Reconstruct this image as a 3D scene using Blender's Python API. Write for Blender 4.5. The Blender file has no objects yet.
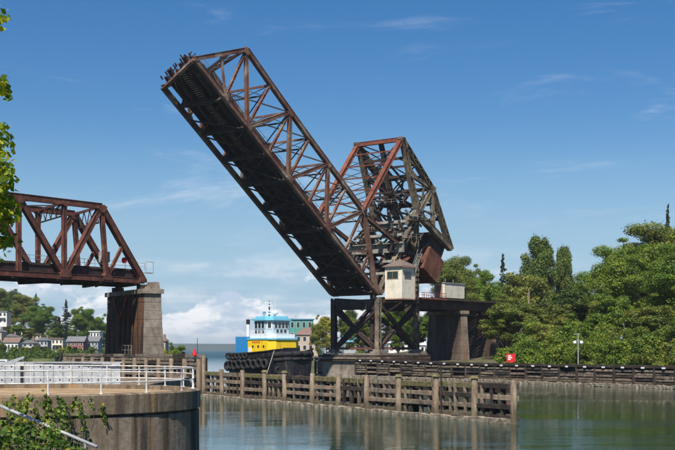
import bpy, math, random
import numpy as np
from mathutils import Vector, Matrix

# ------------------------------------------------------------------ camera, sky, sun, exposure
scene = bpy.context.scene
C = scene.collection
EYE = 5.3; F = 1250.0; CXP = 337.5; HY = 350.0          # pixel frame of the photograph, 675 x 450
cam_d = bpy.data.cameras.new('camera'); cam = bpy.data.objects.new('camera', cam_d); C.objects.link(cam)
cam.location = (0, 0, EYE); cam.rotation_euler = (math.radians(90), 0, 0)
cam_d.sensor_width = 36; cam_d.lens = 36 * F / 675.0; cam_d.shift_y = (HY - 225) / 675.0
cam_d.clip_start = 0.5; cam_d.clip_end = 40000
scene.camera = cam
SUN = Vector((-0.157, -0.767, 1.0)).normalized()
SUN_EL = math.asin(SUN.z); SUN_ROT = math.atan2(SUN.x, SUN.y)

world = bpy.data.worlds.new('World'); scene.world = world; world.use_nodes = True
def make_world():
    nt = world.node_tree; N = nt.nodes; L = nt.links
    for q in list(N): N.remove(q)
    out = N.new('ShaderNodeOutputWorld'); bg = N.new('ShaderNodeBackground'); bg.inputs['Strength'].default_value = 0.064
    sky = N.new('ShaderNodeTexSky'); sky.sky_type = 'NISHITA'; sky.sun_disc = False
    sky.sun_elevation = SUN_EL; sky.sun_rotation = SUN_ROT
    sky.air_density = 1.0; sky.dust_density = 0.3; sky.ozone_density = 1.6; sky.altitude = 0
    tc = N.new('ShaderNodeTexCoord'); sep = N.new('ShaderNodeSeparateXYZ'); L.new(tc.outputs['Generated'], sep.inputs[0])
    def mapr(src, a, b, c, d, smooth=True):
        m = N.new('ShaderNodeMapRange'); m.interpolation_type = 'SMOOTHSTEP' if smooth else 'LINEAR'
        m.inputs[1].default_value = a; m.inputs[2].default_value = b; m.inputs[3].default_value = c; m.inputs[4].default_value = d
        L.new(src, m.inputs[0]); return m.outputs[0]
    def mul(a, b, op='MULTIPLY'):
        m = N.new('ShaderNodeMath'); m.operation = op; m.use_clamp = False
        for i, s in enumerate((a, b)):
            if isinstance(s, (int, float)): m.inputs[i].default_value = s
            else: L.new(s, m.inputs[i])
        return m.outputs[0]
    def noise(sc, loc, scale, det, rough, dist=0.0):
        mp = N.new('ShaderNodeMapping'); mp.inputs['Scale'].default_value = sc; mp.inputs['Location'].default_value = loc
        L.new(tc.outputs['Generated'], mp.inputs[0])
        t = N.new('ShaderNodeTexNoise'); t.inputs['Scale'].default_value = scale; t.inputs['Detail'].default_value = det
        t.inputs['Roughness'].default_value = rough; t.inputs['Distortion'].default_value = dist
        L.new(mp.outputs[0], t.inputs['Vector']); return t.outputs[0]
    el = sep.outputs['Z']
    # low cumulus bank above the horizon
    n1 = noise((1, 1, 1.5), (0.2, 3.9, 0.3), 15, 8, 0.58, 0.15)
    thr = mapr(el, 0.01, 0.07, 0.10, -0.15, False)
    cum = mapr(mul(n1, thr, 'ADD'), 0.415, 0.485, 0, 1)
    low = mapr(el, 0.0, 0.02, 0.35, 1)
    cum = mul(mul(cum, low), mapr(el, 0.055, 0.085, 1, 0))
    # thin streaks higher up
    n2 = noise((1, 1, 4.5), (0.7, 1.3, 0.35), 4.2, 8, 0.66, 0.7)
    st = mul(mapr(n2, 0.55, 0.80, 0, 0.5), mapr(el, 0.03, 0.09, 0, 1))
    st = mul(st, mapr(el, 0.13, 0.3, 1, 0.35))
    # layered veil low down
    n3 = noise((1, 1, 9), (5.7, 2.3, 0.1), 6, 5, 0.55, 0.2)
    ve = mul(mapr(n3, 0.40, 0.70, 0, 0.55), mapr(el, 0.045, 0.10, 1, 0))
    fac = mul(mul(cum, st, 'MAXIMUM'), ve, 'MAXIMUM')
    # cloud brightness: puffs brighter than the veil
    n4 = noise((1, 1, 2.2), (0.23, 3.9, 0.306), 30, 6, 0.6, 0.2)
    sh = mapr(n4, 0.38, 0.58, 0, 1)
    cc = N.new('ShaderNodeMix'); cc.data_type = 'RGBA'; L.new(sh, cc.inputs[0])
    cc.inputs[6].default_value = (6.6, 8.0, 9.8, 1); cc.inputs[7].default_value = (12.0, 12.1, 12.4, 1)
    mx = N.new('ShaderNodeMix'); mx.data_type = 'RGBA'; L.new(fac, mx.inputs[0])
    hs = N.new('ShaderNodeHueSaturation'); hs.inputs['Saturation'].default_value = 1.42;  L.new(sky.outputs[0], hs.inputs['Color'])
    tn = N.new('ShaderNodeMix'); tn.data_type = 'RGBA'; tn.blend_type = 'MULTIPLY'; tn.inputs[0].default_value = 1; L.new(hs.outputs[0], tn.inputs[6]); tn.inputs[7].default_value = (0.92, 0.99, 1.12, 1)
    hw = N.new('ShaderNodeMix'); hw.data_type = 'RGBA'; L.new(mapr(el, 0.0, 0.19, 0.9, 0.0), hw.inputs[0]); L.new(tn.outputs[2], hw.inputs[6]); hw.inputs[7].default_value = (4.4, 6.7, 9.0, 1)
    L.new(hw.outputs[2], mx.inputs[6]); L.new(cc.outputs[2], mx.inputs[7])
    L.new(mx.outputs[2], bg.inputs['Color']); L.new(bg.outputs[0], out.inputs[0])
make_world()
sl = bpy.data.lights.new('sun', 'SUN'); sl.energy = 5.0; sl.angle = math.radians(0.53); sl.color = (1.0, 0.94, 0.84)
so = bpy.data.objects.new('sun', sl); C.objects.link(so); so.location = (-40, -60, 120)
so.rotation_euler = SUN.to_track_quat('Z', 'Y').to_euler()
scene.view_settings.view_transform = 'Standard'; scene.view_settings.look = 'None'
scene.view_settings.exposure = 0.4; scene.view_settings.gamma = 1.0

# ------------------------------------------------------------------ helpers
V = Vector
def at(x, y, D): return V(((x - CXP) * D / F, D, EYE + (HY - y) * D / F))
def atz(x, D, z): return V(((x - CXP) * D / F, D, z))
WPOS = {}                                                # world position of every object's origin
def empty(name, loc):
    o = bpy.data.objects.new(name, None); C.objects.link(o); o.location = loc; o.empty_display_size = 0.5
    WPOS[o.name] = V(loc); return o
def tag(o, label=None, cat=None, group=None, kind=None):
    if label: o['label'] = label
    if cat: o['category'] = cat
    if group: o['group'] = group
    if kind: o['kind'] = kind
    return o
def thing(name, loc, label, cat, group=None): return tag(empty(name, loc), label, cat, group)
def link_mesh(name, me, mat, parent, loc):
    me.materials.append(mat) if len(me.materials) == 0 else None
    o = bpy.data.objects.new(name, me); C.objects.link(o)
    base = WPOS[parent.name] if parent else V((0, 0, 0))
    o.location = loc - base
    if parent: o.parent = parent
    WPOS[o.name] = V(loc); return o
def frame(p, q, side):
    x = (q - p).normalized(); s = V(side); s = s - x * s.dot(x)
    if s.length < 1e-4: s = x.orthogonal()
    s.normalize(); return x, s, s.cross(x).normalized()
class MB:
    def __init__(self): self.v = []; self.f = []
    def box(self, c, sx, sy, sz, ax=None):
        X, Y, Z = ax if ax else (V((1, 0, 0)), V((0, 1, 0)), V((0, 0, 1)))
        b = len(self.v)
        for k in (-1, 1):
            for j in (-1, 1):
                for i in (-1, 1): self.v.append(c + X * (i * sx / 2) + Y * (j * sy / 2) + Z * (k * sz / 2))
        for q in ((0, 2, 3, 1), (4, 5, 7, 6), (0, 1, 5, 4), (2, 6, 7, 3), (0, 4, 6, 2), (1, 3, 7, 5)): self.f.append(tuple(b + i for i in q))
        return self
    def beam(self, p, q, w, h, side=(1, 0, 0), ext=0.0):
        ax = frame(p, q, side); self.box((p + q) / 2, (q - p).length + 2 * ext, w, h, ax); return self
    def tube(self, p, q, r, seg=8, r2=None, caps=True):
        r2 = r if r2 is None else r2; x, a, c = frame(p, q, (0.31, 0.53, 0.79)); b = len(self.v)
        for P, R in ((p, r), (q, r2)):
            for i in range(seg):
                t = 2 * math.pi * i / seg; self.v.append(P + a * (R * math.cos(t)) + c * (R * math.sin(t)))
        for i in range(seg):
            j = (i + 1) % seg; self.f.append((b + i, b + j, b + seg + j, b + seg + i))
        if caps: self.f.append(tuple(b + i for i in range(seg))[::-1]); self.f.append(tuple(b + seg + i for i in range(seg)))
        return self
    def prism(self, pts, d):                              # extrude polygon (list of points) by vector d
        b = len(self.v); m = len(pts)
        self.v += [V(p) for p in pts] + [V(p) + d for p in pts]
        self.f.append(tuple(range(b, b + m))[::-1]); self.f.append(tuple(range(b + m, b + 2 * m)))
        for i in range(m):
            j = (i + 1) % m; self.f.append((b + i, b + j, b + m + j, b + m + i))
        return self
    def loft(self, rings, cap=True, closed=True):
        b = len(self.v); m = len(rings[0])
        for r in rings: self.v += [V(p) for p in r]
        for k in range(len(rings) - 1):
            for i in range(m if closed else m - 1):
                j = (i + 1) % m; o = b + k * m; self.f.append((o + i, o + j, o + m + j, o + m + i))
        if cap: self.f.append(tuple(range(b, b + m))[::-1]); o = b + (len(rings) - 1) * m; self.f.append(tuple(range(o, o + m)))
        return self
    def torus(self, c, axis, R, r, su=14, sv=6):
        x, a, d = frame(c, c + V(axis), (0.31, 0.53, 0.79)); b = len(self.v)
        for i in range(su):
            t = 2 * math.pi * i / su; e = a * math.cos(t) + d * math.sin(t)
            for j in range(sv):
                s = 2 * math.pi * j / sv; self.v.append(c + e * (R + r * math.cos(s)) + x * (r * math.sin(s)))
        for i in range(su):
            for j in range(sv):
                i2 = (i + 1) % su; j2 = (j + 1) % sv
                self.f.append((b + i * sv + j, b + i2 * sv + j, b + i2 * sv + j2, b + i * sv + j2))
        return self
    def laced(self, p, q, w, h, side, pitch=None, lace='h'):
        """riveted built-up member: two channels joined by zigzag lacing bars.
        w lies along 'side', h across it; lace='h': lacing in the faces seen along side, 'w': in the other faces"""
        x, s, t = frame(p, q, side)
        if lace == 'w': A, wa, B, wb = s, w, t, h
        else: A, wa, B, wb = t, h, s, w
        th = 0.10 * max(w, h)
        for sg in (-1, 1):
            self.box((p + q) / 2 + A * (sg * (wa - th) / 2), (q - p).length, th, wb, (x, A, B))
        L = (q - p).length; pitch = pitch or wa * 1.1; m = max(2, int(L / pitch)); lw = 0.13 * wa
        for fs in (-1, 1):
            for i in range(m):
                a0 = -wa / 2 + th * 0.6; sg = 1 if (i % 2) else -1
                P = p + x * (L * (i + 0.02) / m) + A * (sg * a0) + B * (fs * (wb / 2 - 0.03)); Q = p + x * (L * (i + 0.98) / m) - A * (sg * a0) + B * (fs * (wb / 2 - 0.03))
                self.beam(P, Q, lw, 0.04, A)
            for e in (0.02, 0.98):
                self.box(p + x * (L * e) + B * (fs * (wb / 2 - 0.02)), min(L * 0.1, wa), wa * 0.96, 0.05, (x, A, B))
        return self
    def build(self, name, mat, parent=None, smooth=False, origin=None):
        a = np.array([tuple(p) for p in self.v]); c = V(((a.min(0) + a.max(0)) / 2).tolist()) if origin is None else V(origin)
        me = bpy.data.meshes.new(name); me.from_pydata([tuple(p - c) for p in self.v], [], self.f)
        if smooth: me.polygons.foreach_set('use_smooth', [True] * len(me.polygons))
        me.update(); return link_mesh(name, me, mat, parent, c)
def copy_tree(o, parent=None):
    c = o.copy(); C.objects.link(c)
    if parent: c.parent = parent
    for ch in list(o.children): copy_tree(ch, c)
    return c

# ------------------------------------------------------------------ materials
MATS = {}
def newmat(name):
    m = bpy.data.materials.new(name); m.use_nodes = True; nt = m.node_tree; b = nt.nodes['Principled BSDF']; MATS[name] = m; return m, nt, b
def ramp(nt, src, stops):
    r = nt.nodes.new('ShaderNodeValToRGB'); e = r.color_ramp.elements
    e[0].position = stops[0][0]; e[0].color = (*stops[0][1], 1); e[1].position = stops[-1][0]; e[1].color = (*stops[-1][1], 1)
    for p, c in stops[1:-1]:
        k = e.new(p); k.color = (*c, 1)
    nt.links.new(src, r.inputs[0]); return r.outputs[0]
def texnoise(nt, scale, det=5, rough=0.6, stretch=(1, 1, 1), space='world', dist=0.0):
    N = nt.nodes
    if space == 'world': src = N.new('ShaderNodeNewGeometry').outputs['Position']
    else: src = N.new('ShaderNodeTexCoord').outputs['Object']
    mp = N.new('ShaderNodeMapping'); mp.inputs['Scale'].default_value = stretch; nt.links.new(src, mp.inputs[0])
    t = N.new('ShaderNodeTexNoise'); t.inputs['Scale'].default_value = scale; t.inputs['Detail'].default_value = det
    t.inputs['Roughness'].default_value = rough; t.inputs['Distortion'].default_value = dist
    nt.links.new(mp.outputs[0], t.inputs['Vector']); return t.outputs[0]
def mixc(nt, fac, a, b, mode='MIX'):
    m = nt.nodes.new('ShaderNodeMix'); m.data_type = 'RGBA'; m.blend_type = mode
    for i, s in ((0, fac), (6, a), (7, b)):
        if hasattr(s, 'links') or hasattr(s, 'is_linked'): nt.links.new(s, m.inputs[i])
        elif i == 0: m.inputs[0].default_value = s
        else: m.inputs[i].default_value = (*s, 1)
    return m.outputs[2]
def bump(nt, b, h, strength=0.3, dist=0.05):
    k = nt.nodes.new('ShaderNodeBump'); k.inputs['Strength'].default_value = strength; k.inputs['Distance'].default_value = dist
    nt.links.new(h, k.inputs['Height']); nt.links.new(k.outputs[0], b.inputs['Normal'])
def weathered(name, stops, scale=0.8, rough=0.75, stretch=(1, 1, 1), streak=None, metal=0.0, bmp=0.25, fine=6.0):
    """colour ramp over large patches, finer grain on top, optional vertical streaks (stops of their own)"""
    m, nt, b = newmat(name)
    n = texnoise(nt, scale, 7, 0.65, stretch, dist=0.3); col = ramp(nt, n, stops)
    g = texnoise(nt, fine, 5, 0.7); gr = ramp(nt, g, [(0.3, (0.72, 0.72, 0.72)), (0.7, (1.2, 1.2, 1.2))])
    col = mixc(nt, 1.0, col, gr, 'MULTIPLY')
    if streak:
        s = texnoise(nt, streak[0], 5, 0.6, (1, 1, streak[1])); sf = ramp(nt, s, [(streak[2], (0, 0, 0)), (streak[3], (1, 1, 1))])
        col = mixc(nt, sf, col, streak[4])
    nt.links.new(col, b.inputs['Base Color']); b.inputs['Roughness'].default_value = rough; b.inputs['Metallic'].default_value = metal
    b.inputs['Specular IOR Level'].default_value = 0.3
    if bmp: bump(nt, b, g, bmp, 0.03)
    return m
def plain(name, col, rough=0.5, var=0.12, scale=3.0, spec=0.4):
    m, nt, b = newmat(name); n = texnoise(nt, scale, 5, 0.65)
    lo = tuple(c * (1 - var * 1.6) for c in col); hi = tuple(min(1, c * (1 + var)) for c in col)
    nt.links.new(ramp(nt, n, [(0.3, lo), (0.7, hi)]), b.inputs['Base Color']); b.inputs['Roughness'].default_value = rough
    b.inputs['Specular IOR Level'].default_value = spec; return m
weathered('leaf_steel', [(0.28, (0.050, 0.026, 0.020)), (0.42, (0.115, 0.052, 0.038)), (0.53, (0.155, 0.088, 0.064)), (0.66, (0.29, 0.225, 0.17))], 0.30, streak=(1.4, 0.15, 0.56, 0.72, (0.22, 0.07, 0.028)))
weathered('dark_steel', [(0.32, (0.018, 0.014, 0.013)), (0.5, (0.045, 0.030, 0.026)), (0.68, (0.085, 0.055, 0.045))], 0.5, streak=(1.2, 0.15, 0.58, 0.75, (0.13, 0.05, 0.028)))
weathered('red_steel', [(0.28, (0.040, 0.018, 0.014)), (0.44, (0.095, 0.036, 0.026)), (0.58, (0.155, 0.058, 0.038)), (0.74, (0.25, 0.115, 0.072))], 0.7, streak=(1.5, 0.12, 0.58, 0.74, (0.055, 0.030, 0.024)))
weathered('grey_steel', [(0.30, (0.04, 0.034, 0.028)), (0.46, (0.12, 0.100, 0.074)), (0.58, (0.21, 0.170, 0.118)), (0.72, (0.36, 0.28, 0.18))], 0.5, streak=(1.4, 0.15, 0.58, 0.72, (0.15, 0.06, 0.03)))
weathered('pale_steel', [(0.3, (0.16, 0.15, 0.13)), (0.5, (0.30, 0.285, 0.25)), (0.7, (0.42, 0.40, 0.36))], 0.7, streak=(1.6, 0.15, 0.58, 0.7, (0.17, 0.08, 0.04)))
weathered('link_red', [(0.3, (0.10, 0.030, 0.02)), (0.5, (0.19, 0.058, 0.034)), (0.7, (0.28, 0.11, 0.065))], 0.6, streak=(1.4, 0.15, 0.58, 0.72, (0.07, 0.03, 0.022)))
weathered('counterweight_red', [(0.3, (0.07, 0.030, 0.021)), (0.5, (0.135, 0.052, 0.033)), (0.7, (0.20, 0.10, 0.065))], 0.6, rough=0.9, streak=(1.3, 0.10, 0.50, 0.68, (0.085, 0.030, 0.020)))
weathered('tie_wood', [(0.3, (0.02, 0.016, 0.013)), (0.7, (0.075, 0.058, 0.045))], 1.0, rough=0.95)
weathered('pier_stone', [(0.28, (0.09, 0.075, 0.06)), (0.45, (0.20, 0.165, 0.13)), (0.6, (0.29, 0.245, 0.20)), (0.74, (0.38, 0.33, 0.27))], 0.4, rough=0.95, streak=(0.7, 0.10, 0.58, 0.74, (0.085, 0.05, 0.03)), bmp=0.5, fine=3.0)
weathered('rust_shade_stone', [(0.28, (0.022, 0.016, 0.013)), (0.46, (0.055, 0.032, 0.022)), (0.60, (0.15, 0.068, 0.032)), (0.76, (0.24, 0.13, 0.07))], 0.5, rough=0.95, stretch=(1, 1, 0.25), streak=(0.9, 0.08, 0.58, 0.72, (0.20, 0.08, 0.028)), bmp=0.5, fine=3.0)  # rust stains, with the shade under the left truss put into the dark tones
weathered('dark_shaded_stone', [(0.3, (0.035, 0.024, 0.019)), (0.5, (0.085, 0.058, 0.045)), (0.72, (0.17, 0.125, 0.10))], 0.4, rough=0.95, stretch=(1, 1, 0.3), streak=(0.7, 0.08, 0.56, 0.72, (0.14, 0.06, 0.03)), bmp=0.5, fine=3.0)  # weathered stone, darkened further to hold the shade beneath the viaduct
weathered('brown_stone', [(0.3, (0.10, 0.072, 0.055)), (0.5, (0.20, 0.155, 0.12)), (0.72, (0.31, 0.26, 0.21))], 0.5, rough=0.95, stretch=(1, 1, 0.4), streak=(0.8, 0.08, 0.56, 0.7, (0.13, 0.065, 0.035)), bmp=0.5, fine=3.0)
weathered('timber', [(0.28, (0.07, 0.052, 0.038)), (0.46, (0.16, 0.125, 0.092)), (0.60, (0.26, 0.205, 0.15)), (0.74, (0.40, 0.33, 0.25))], 1.7, rough=0.95, bmp=0.8, fine=6.0)
weathered('timber_post', [(0.28, (0.10, 0.068, 0.045)), (0.46, (0.23, 0.17, 0.12)), (0.60, (0.33, 0.26, 0.185)), (0.76, (0.46, 0.39, 0.30))], 1.8, rough=0.95, stretch=(1, 1, 0.3), bmp=0.6, fine=5.0)
weathered('timber_wet', [(0.3, (0.07, 0.058, 0.04)), (0.48, (0.20, 0.165, 0.12)), (0.68, (0.45, 0.40, 0.32))], 2.2, rough=0.9, bmp=1.0, fine=9.0)
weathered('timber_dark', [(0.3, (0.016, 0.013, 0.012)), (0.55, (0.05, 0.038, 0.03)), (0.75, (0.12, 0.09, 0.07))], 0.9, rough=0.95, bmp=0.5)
weathered('moss', [(0.3, (0.07, 0.06, 0.03)), (0.55, (0.16, 0.14, 0.06)), (0.75, (0.27, 0.23, 0.10))], 2.0, rough=1.0, bmp=1.0)
weathered('concrete', [(0.28, (0.075, 0.052, 0.034)), (0.44, (0.18, 0.138, 0.098)), (0.58, (0.27, 0.215, 0.158)), (0.74, (0.38, 0.32, 0.25))], 0.55, rough=0.95, stretch=(1, 1, 0.35), streak=(1.5, 0.045, 0.50, 0.64, (0.055, 0.040, 0.028)), bmp=0.8, fine=4.0)
weathered('concrete_cap', [(0.28, (0.10, 0.072, 0.048)), (0.5, (0.21, 0.16, 0.11)), (0.74, (0.36, 0.30, 0.23))], 0.7, rough=0.95, stretch=(1, 1, 0.5), streak=(2.0, 0.06, 0.50, 0.64, (0.09, 0.068, 0.048)), bmp=0.8, fine=5.0)
def wet_foot(name):
    m = MATS[name]; nt = m.node_tree; b = nt.nodes['Principled BSDF']; old = b.inputs['Base Color'].links[0].from_socket
    g = nt.nodes.new('ShaderNodeNewGeometry'); sp = nt.nodes.new('ShaderNodeSeparateXYZ'); nt.links.new(g.outputs['Position'], sp.inputs[0])
    n = texnoise(nt, 1.3, 4, 0.6); ad = nt.nodes.new('ShaderNodeMath'); ad.operation = 'MULTIPLY_ADD'; nt.links.new(n, ad.inputs[0]); ad.inputs[1].default_value = -1.2; nt.links.new(sp.outputs['Z'], ad.inputs[2])
    f = ramp(nt, ad.outputs[0], [(0.0, (0.6, 0.6, 0.6)), (0.6, (0, 0, 0))]); nt.links.new(mixc(nt, f, old, (0.055, 0.050, 0.026)), b.inputs['Base Color'])
wet_foot('timber'); wet_foot('timber_post')
def add_rust_streaks(name, c):
    m = MATS[name]; nt = m.node_tree; b = nt.nodes['Principled BSDF']; old = b.inputs['Base Color'].links[0].from_socket
    s = texnoise(nt, 1.15, 4, 0.55, (1, 1, 0.045)); sf = ramp(nt, s, [(0.57, (0, 0, 0)), (0.66, (0.85, 0.85, 0.85))])
    nt.links.new(mixc(nt, sf, old, c), b.inputs['Base Color'])
add_rust_streaks('concrete', (0.36, 0.17, 0.055)); add_rust_streaks('concrete_cap', (0.40, 0.22, 0.08))
weathered('dirt', [(0.3, (0.20, 0.13, 0.07)), (0.5, (0.36, 0.25, 0.14)), (0.7, (0.50, 0.37, 0.23))], 0.7, rough=1.0, bmp=0.8)
weathered('bank_soil', [(0.3, (0.045, 0.05, 0.02)), (0.5, (0.09, 0.085, 0.04)), (0.7, (0.16, 0.13, 0.075))], 0.12, rough=1.0, bmp=0.5, fine=1.0)
weathered('far_grass', [(0.3, (0.035, 0.06, 0.018)), (0.5, (0.075, 0.10, 0.03)), (0.7, (0.16, 0.14, 0.06))], 0.05, rough=1.0, bmp=0.0, fine=0.4)
weathered('far_wood', [(0.3, (0.02, 0.034, 0.02)), (0.5, (0.035, 0.055, 0.028)), (0.7, (0.06, 0.08, 0.035))], 0.004, rough=1.0, bmp=0.0, fine=0.02)
weathered('panel_white', [(0.3, (0.27, 0.29, 0.31)), (0.5, (0.40, 0.42, 0.44)), (0.7, (0.52, 0.54, 0.56))], 0.9, rough=0.6, streak=(2.0, 0.1, 0.6, 0.72, (0.36, 0.31, 0.25)))
weathered('rail_paint', [(0.3, (0.34, 0.30, 0.26)), (0.45, (0.60, 0.60, 0.58)), (0.7, (0.72, 0.72, 0.71))], 2.6, rough=0.5)
weathered('cream_paint', [(0.3, (0.56, 0.50, 0.40)), (0.5, (0.72, 0.66, 0.54)), (0.7, (0.78, 0.73, 0.61))], 0.7, rough=0.6, streak=(1.8, 0.08, 0.66, 0.84, (0.50, 0.41, 0.31)), bmp=0.05)
plain('pipe_grey', (0.36, 0.37, 0.38), 0.45); plain('cabin_trim', (0.36, 0.22, 0.16), 0.7)
plain('cabin_roof', (0.17, 0.125, 0.105), 0.8); plain('black_metal', (0.02, 0.02, 0.022), 0.5)
plain('hull_black', (0.016, 0.016, 0.02), 0.42, 0.4, 1.5); plain('tyre', (0.022, 0.022, 0.023), 0.85, 0.3)
plain('boat_blue', (0.03, 0.24, 0.55), 0.35, 0.06); plain('boat_yellow', (0.86, 0.58, 0.02), 0.38, 0.06); plain('boat_cyan', (0.18, 0.52, 0.68), 0.38, 0.06)
plain('boat_white', (0.78, 0.79, 0.79), 0.38, 0.06); plain('boat_grey', (0.40, 0.50, 0.56), 0.4); plain('signal_red', (0.62, 0.02, 0.025), 0.4, 0.1); plain('sign_white', (0.8, 0.8, 0.8), 0.5, 0.04)
for n_ in ('boat_white', 'boat_yellow', 'boat_blue', 'hull_black'):
    m_ = MATS[n_]; nt_ = m_.node_tree; b_ = nt_.nodes['Principled BSDF']; old_ = b_.inputs['Base Color'].links[0].from_socket
    sf_ = ramp(nt_, texnoise(nt_, 2.2, 5, 0.6, (1, 1, 0.12)), [(0.56, (0, 0, 0)), (0.72, (0.55, 0.55, 0.55))]); nt_.links.new(mixc(nt_, sf_, old_, (0.16, 0.10, 0.06)), b_.inputs['Base Color'])
plain('trunk', (0.13, 0.10, 0.075), 0.95, 0.4, 2.0); plain('pale_trunk', (0.30, 0.26, 0.21), 0.95, 0.3, 2.0)
plain('rope', (0.55, 0.52, 0.45), 0.9)
def glass(name, col, rough=0.08):
    m, nt, b = newmat(name); b.inputs['Base Color'].default_value = (*col, 1); b.inputs['Roughness'].default_value = rough; b.inputs['Specular IOR Level'].default_value = 0.8
glass('dark_glass', (0.015, 0.02, 0.022)); glass('green_glass', (0.03, 0.055, 0.05))
for nm, c in (('wall_white', (0.70, 0.69, 0.66)), ('wall_grey', (0.36, 0.38, 0.40)), ('wall_cream', (0.66, 0.58, 0.44)), ('wall_red', (0.26, 0.075, 0.065)), ('wall_blue', (0.29, 0.33, 0.38)),
              ('wall_teal', (0.08, 0.27, 0.24)), ('wall_tan', (0.45, 0.36, 0.29)), ('roof_grey', (0.17, 0.17, 0.18)), ('roof_brown', (0.20, 0.13, 0.10)), ('roof_peach', (0.48, 0.26, 0.15)), ('roof_white', (0.68, 0.70, 0.72)), ('roof_blue', (0.12, 0.30, 0.42))):
    plain(nm, c, 0.8, 0.1, 0.4)
def foliage(name, dark, mid, light, yellow, yfrac=0.12, trans=0.35):
    m = bpy.data.materials.new(name); m.use_nodes = True; nt = m.node_tree; N = nt.nodes; MATS[name] = m
    for q in list(N): N.remove(q)
    out = N.new('ShaderNodeOutputMaterial'); geo = N.new('ShaderNodeNewGeometry')
    col = ramp(nt, geo.outputs['Random Per Island'], [(0.0, dark), (0.45, mid), (1 - yfrac - 0.02, light), (1 - yfrac, yellow), (1.0, yellow)])
    n = texnoise(nt, 0.45, 4, 0.6); gr = ramp(nt, n, [(0.34, (0.62, 0.72, 0.72)), (0.5, (0.95, 0.97, 0.95)), (0.66, (1.42, 1.25, 0.95))])
    col = mixc(nt, 1.0, col, gr, 'MULTIPLY')
    oi = N.new('ShaderNodeObjectInfo'); orr = ramp(nt, oi.outputs['Random'], [(0.0, (0.82, 0.9, 0.9)), (1.0, (1.15, 1.08, 0.95))])
    col = mixc(nt, 1.0, col, orr, 'MULTIPLY')
    d = N.new('ShaderNodeBsdfPrincipled'); d.inputs['Roughness'].default_value = 0.55; d.inputs['Specular IOR Level'].default_value = 0.25
    t = N.new('ShaderNodeBsdfTranslucent'); ms = N.new('ShaderNodeMixShader'); ms.inputs[0].default_value = trans
    nt.links.new(col, d.inputs['Base Color']); nt.links.new(mixc(nt, 1.0, col, (1.25, 1.25, 0.6), 'MULTIPLY'), t.inputs['Color'])
    nt.links.new(d.outputs[0], ms.inputs[1]); nt.links.new(t.outputs[0], ms.inputs[2]); nt.links.new(ms.outputs[0], out.inputs[0])
foliage('leaf_green', (0.053, 0.107, 0.017), (0.120, 0.203, 0.029), (0.200, 0.284, 0.042), (0.248, 0.284, 0.048))
foliage('leaf_olive', (0.069, 0.099, 0.019), (0.154, 0.193, 0.040), (0.238, 0.267, 0.059), (0.290, 0.272, 0.067), 0.2)
foliage('leaf_dark', (0.028, 0.059, 0.015), (0.062, 0.105, 0.022), (0.114, 0.161, 0.032), (0.141, 0.167, 0.034), 0.08)
foliage('leaf_poplar', (0.060, 0.102, 0.024), (0.116, 0.172, 0.040), (0.192, 0.243, 0.059), (0.225, 0.252, 0.064))
foliage('leaf_conifer', (0.010, 0.026, 0.013), (0.020, 0.044, 0.020), (0.036, 0.065, 0.027), (0.050, 0.070, 0.027), 0.05, 0.15)
foliage('leaf_maple', (0.099, 0.160, 0.014), (0.245, 0.328, 0.024), (0.441, 0.477, 0.036), (0.666, 0.546, 0.042), 0.18, 0.45)
foliage('leaf_ivy', (0.042, 0.081, 0.016), (0.099, 0.165, 0.026), (0.188, 0.263, 0.037), (0.315, 0.308, 0.054), 0.14, 0.3)
foliage('leaf_yellow', (0.131, 0.145, 0.021), (0.261, 0.261, 0.039), (0.392, 0.362, 0.052), (0.493, 0.392, 0.078), 0.2)
foliage('leaf_purple', (0.022, 0.010, 0.013), (0.045, 0.018, 0.022), (0.070, 0.030, 0.032), (0.080, 0.040, 0.036), 0.05)
def water_mat():
    m, nt, b = newmat('water'); b.inputs['Base Color'].default_value = (0.007, 0.034, 0.020, 1); b.inputs['Roughness'].default_value = 0.06; b.inputs['IOR'].default_value = 1.33
    b.inputs['Specular IOR Level'].default_value = 0.5
    a = texnoise(nt, 0.5, 5, 0.6, (0.5, 1.0, 1.0), dist=0.6); c = texnoise(nt, 2.4, 4, 0.6, (0.55, 1.0, 1), dist=0.3); e = texnoise(nt, 0.09, 4, 0.55, (0.35, 1, 1), dist=0.5)
    N = nt.nodes
    geo = N.new('ShaderNodeNewGeometry'); sp = N.new('ShaderNodeSeparateXYZ'); nt.links.new(geo.outputs['Position'], sp.inputs[0])
    op = N.new('ShaderNodeMapRange'); op.inputs[1].default_value = 250; op.inputs[2].default_value = 700; op.inputs[3].default_value = 0.13; op.inputs[4].default_value = 1.0; nt.links.new(sp.outputs['Y'], op.inputs[0])
    orr = N.new('ShaderNodeMapRange'); orr.inputs[1].default_value = 250; orr.inputs[2].default_value = 900; orr.inputs[3].default_value = 0.02; orr.inputs[4].default_value = 0.32; nt.links.new(sp.outputs['Y'], orr.inputs[0]); nt.links.new(orr.outputs[0], b.inputs['Roughness'])
    k1 = N.new('ShaderNodeBump'); k1.inputs['Distance'].default_value = 0.2; nt.links.new(op.outputs[0], k1.inputs['Strength'])
    k2 = N.new('ShaderNodeBump'); k2.inputs['Distance'].default_value = 0.03
    st = ramp(nt, e, [(0.42, (0.10, 0.10, 0.10)), (0.66, (0.95, 0.95, 0.95))]); nt.links.new(st, k2.inputs['Strength'])
    nt.links.new(a, k1.inputs['Height']); nt.links.new(c, k2.inputs['Height']); nt.links.new(k1.outputs[0], k2.inputs['Normal']); nt.links.new(k2.outputs[0], b.inputs['Normal'])
water_mat()
M = MATS

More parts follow.
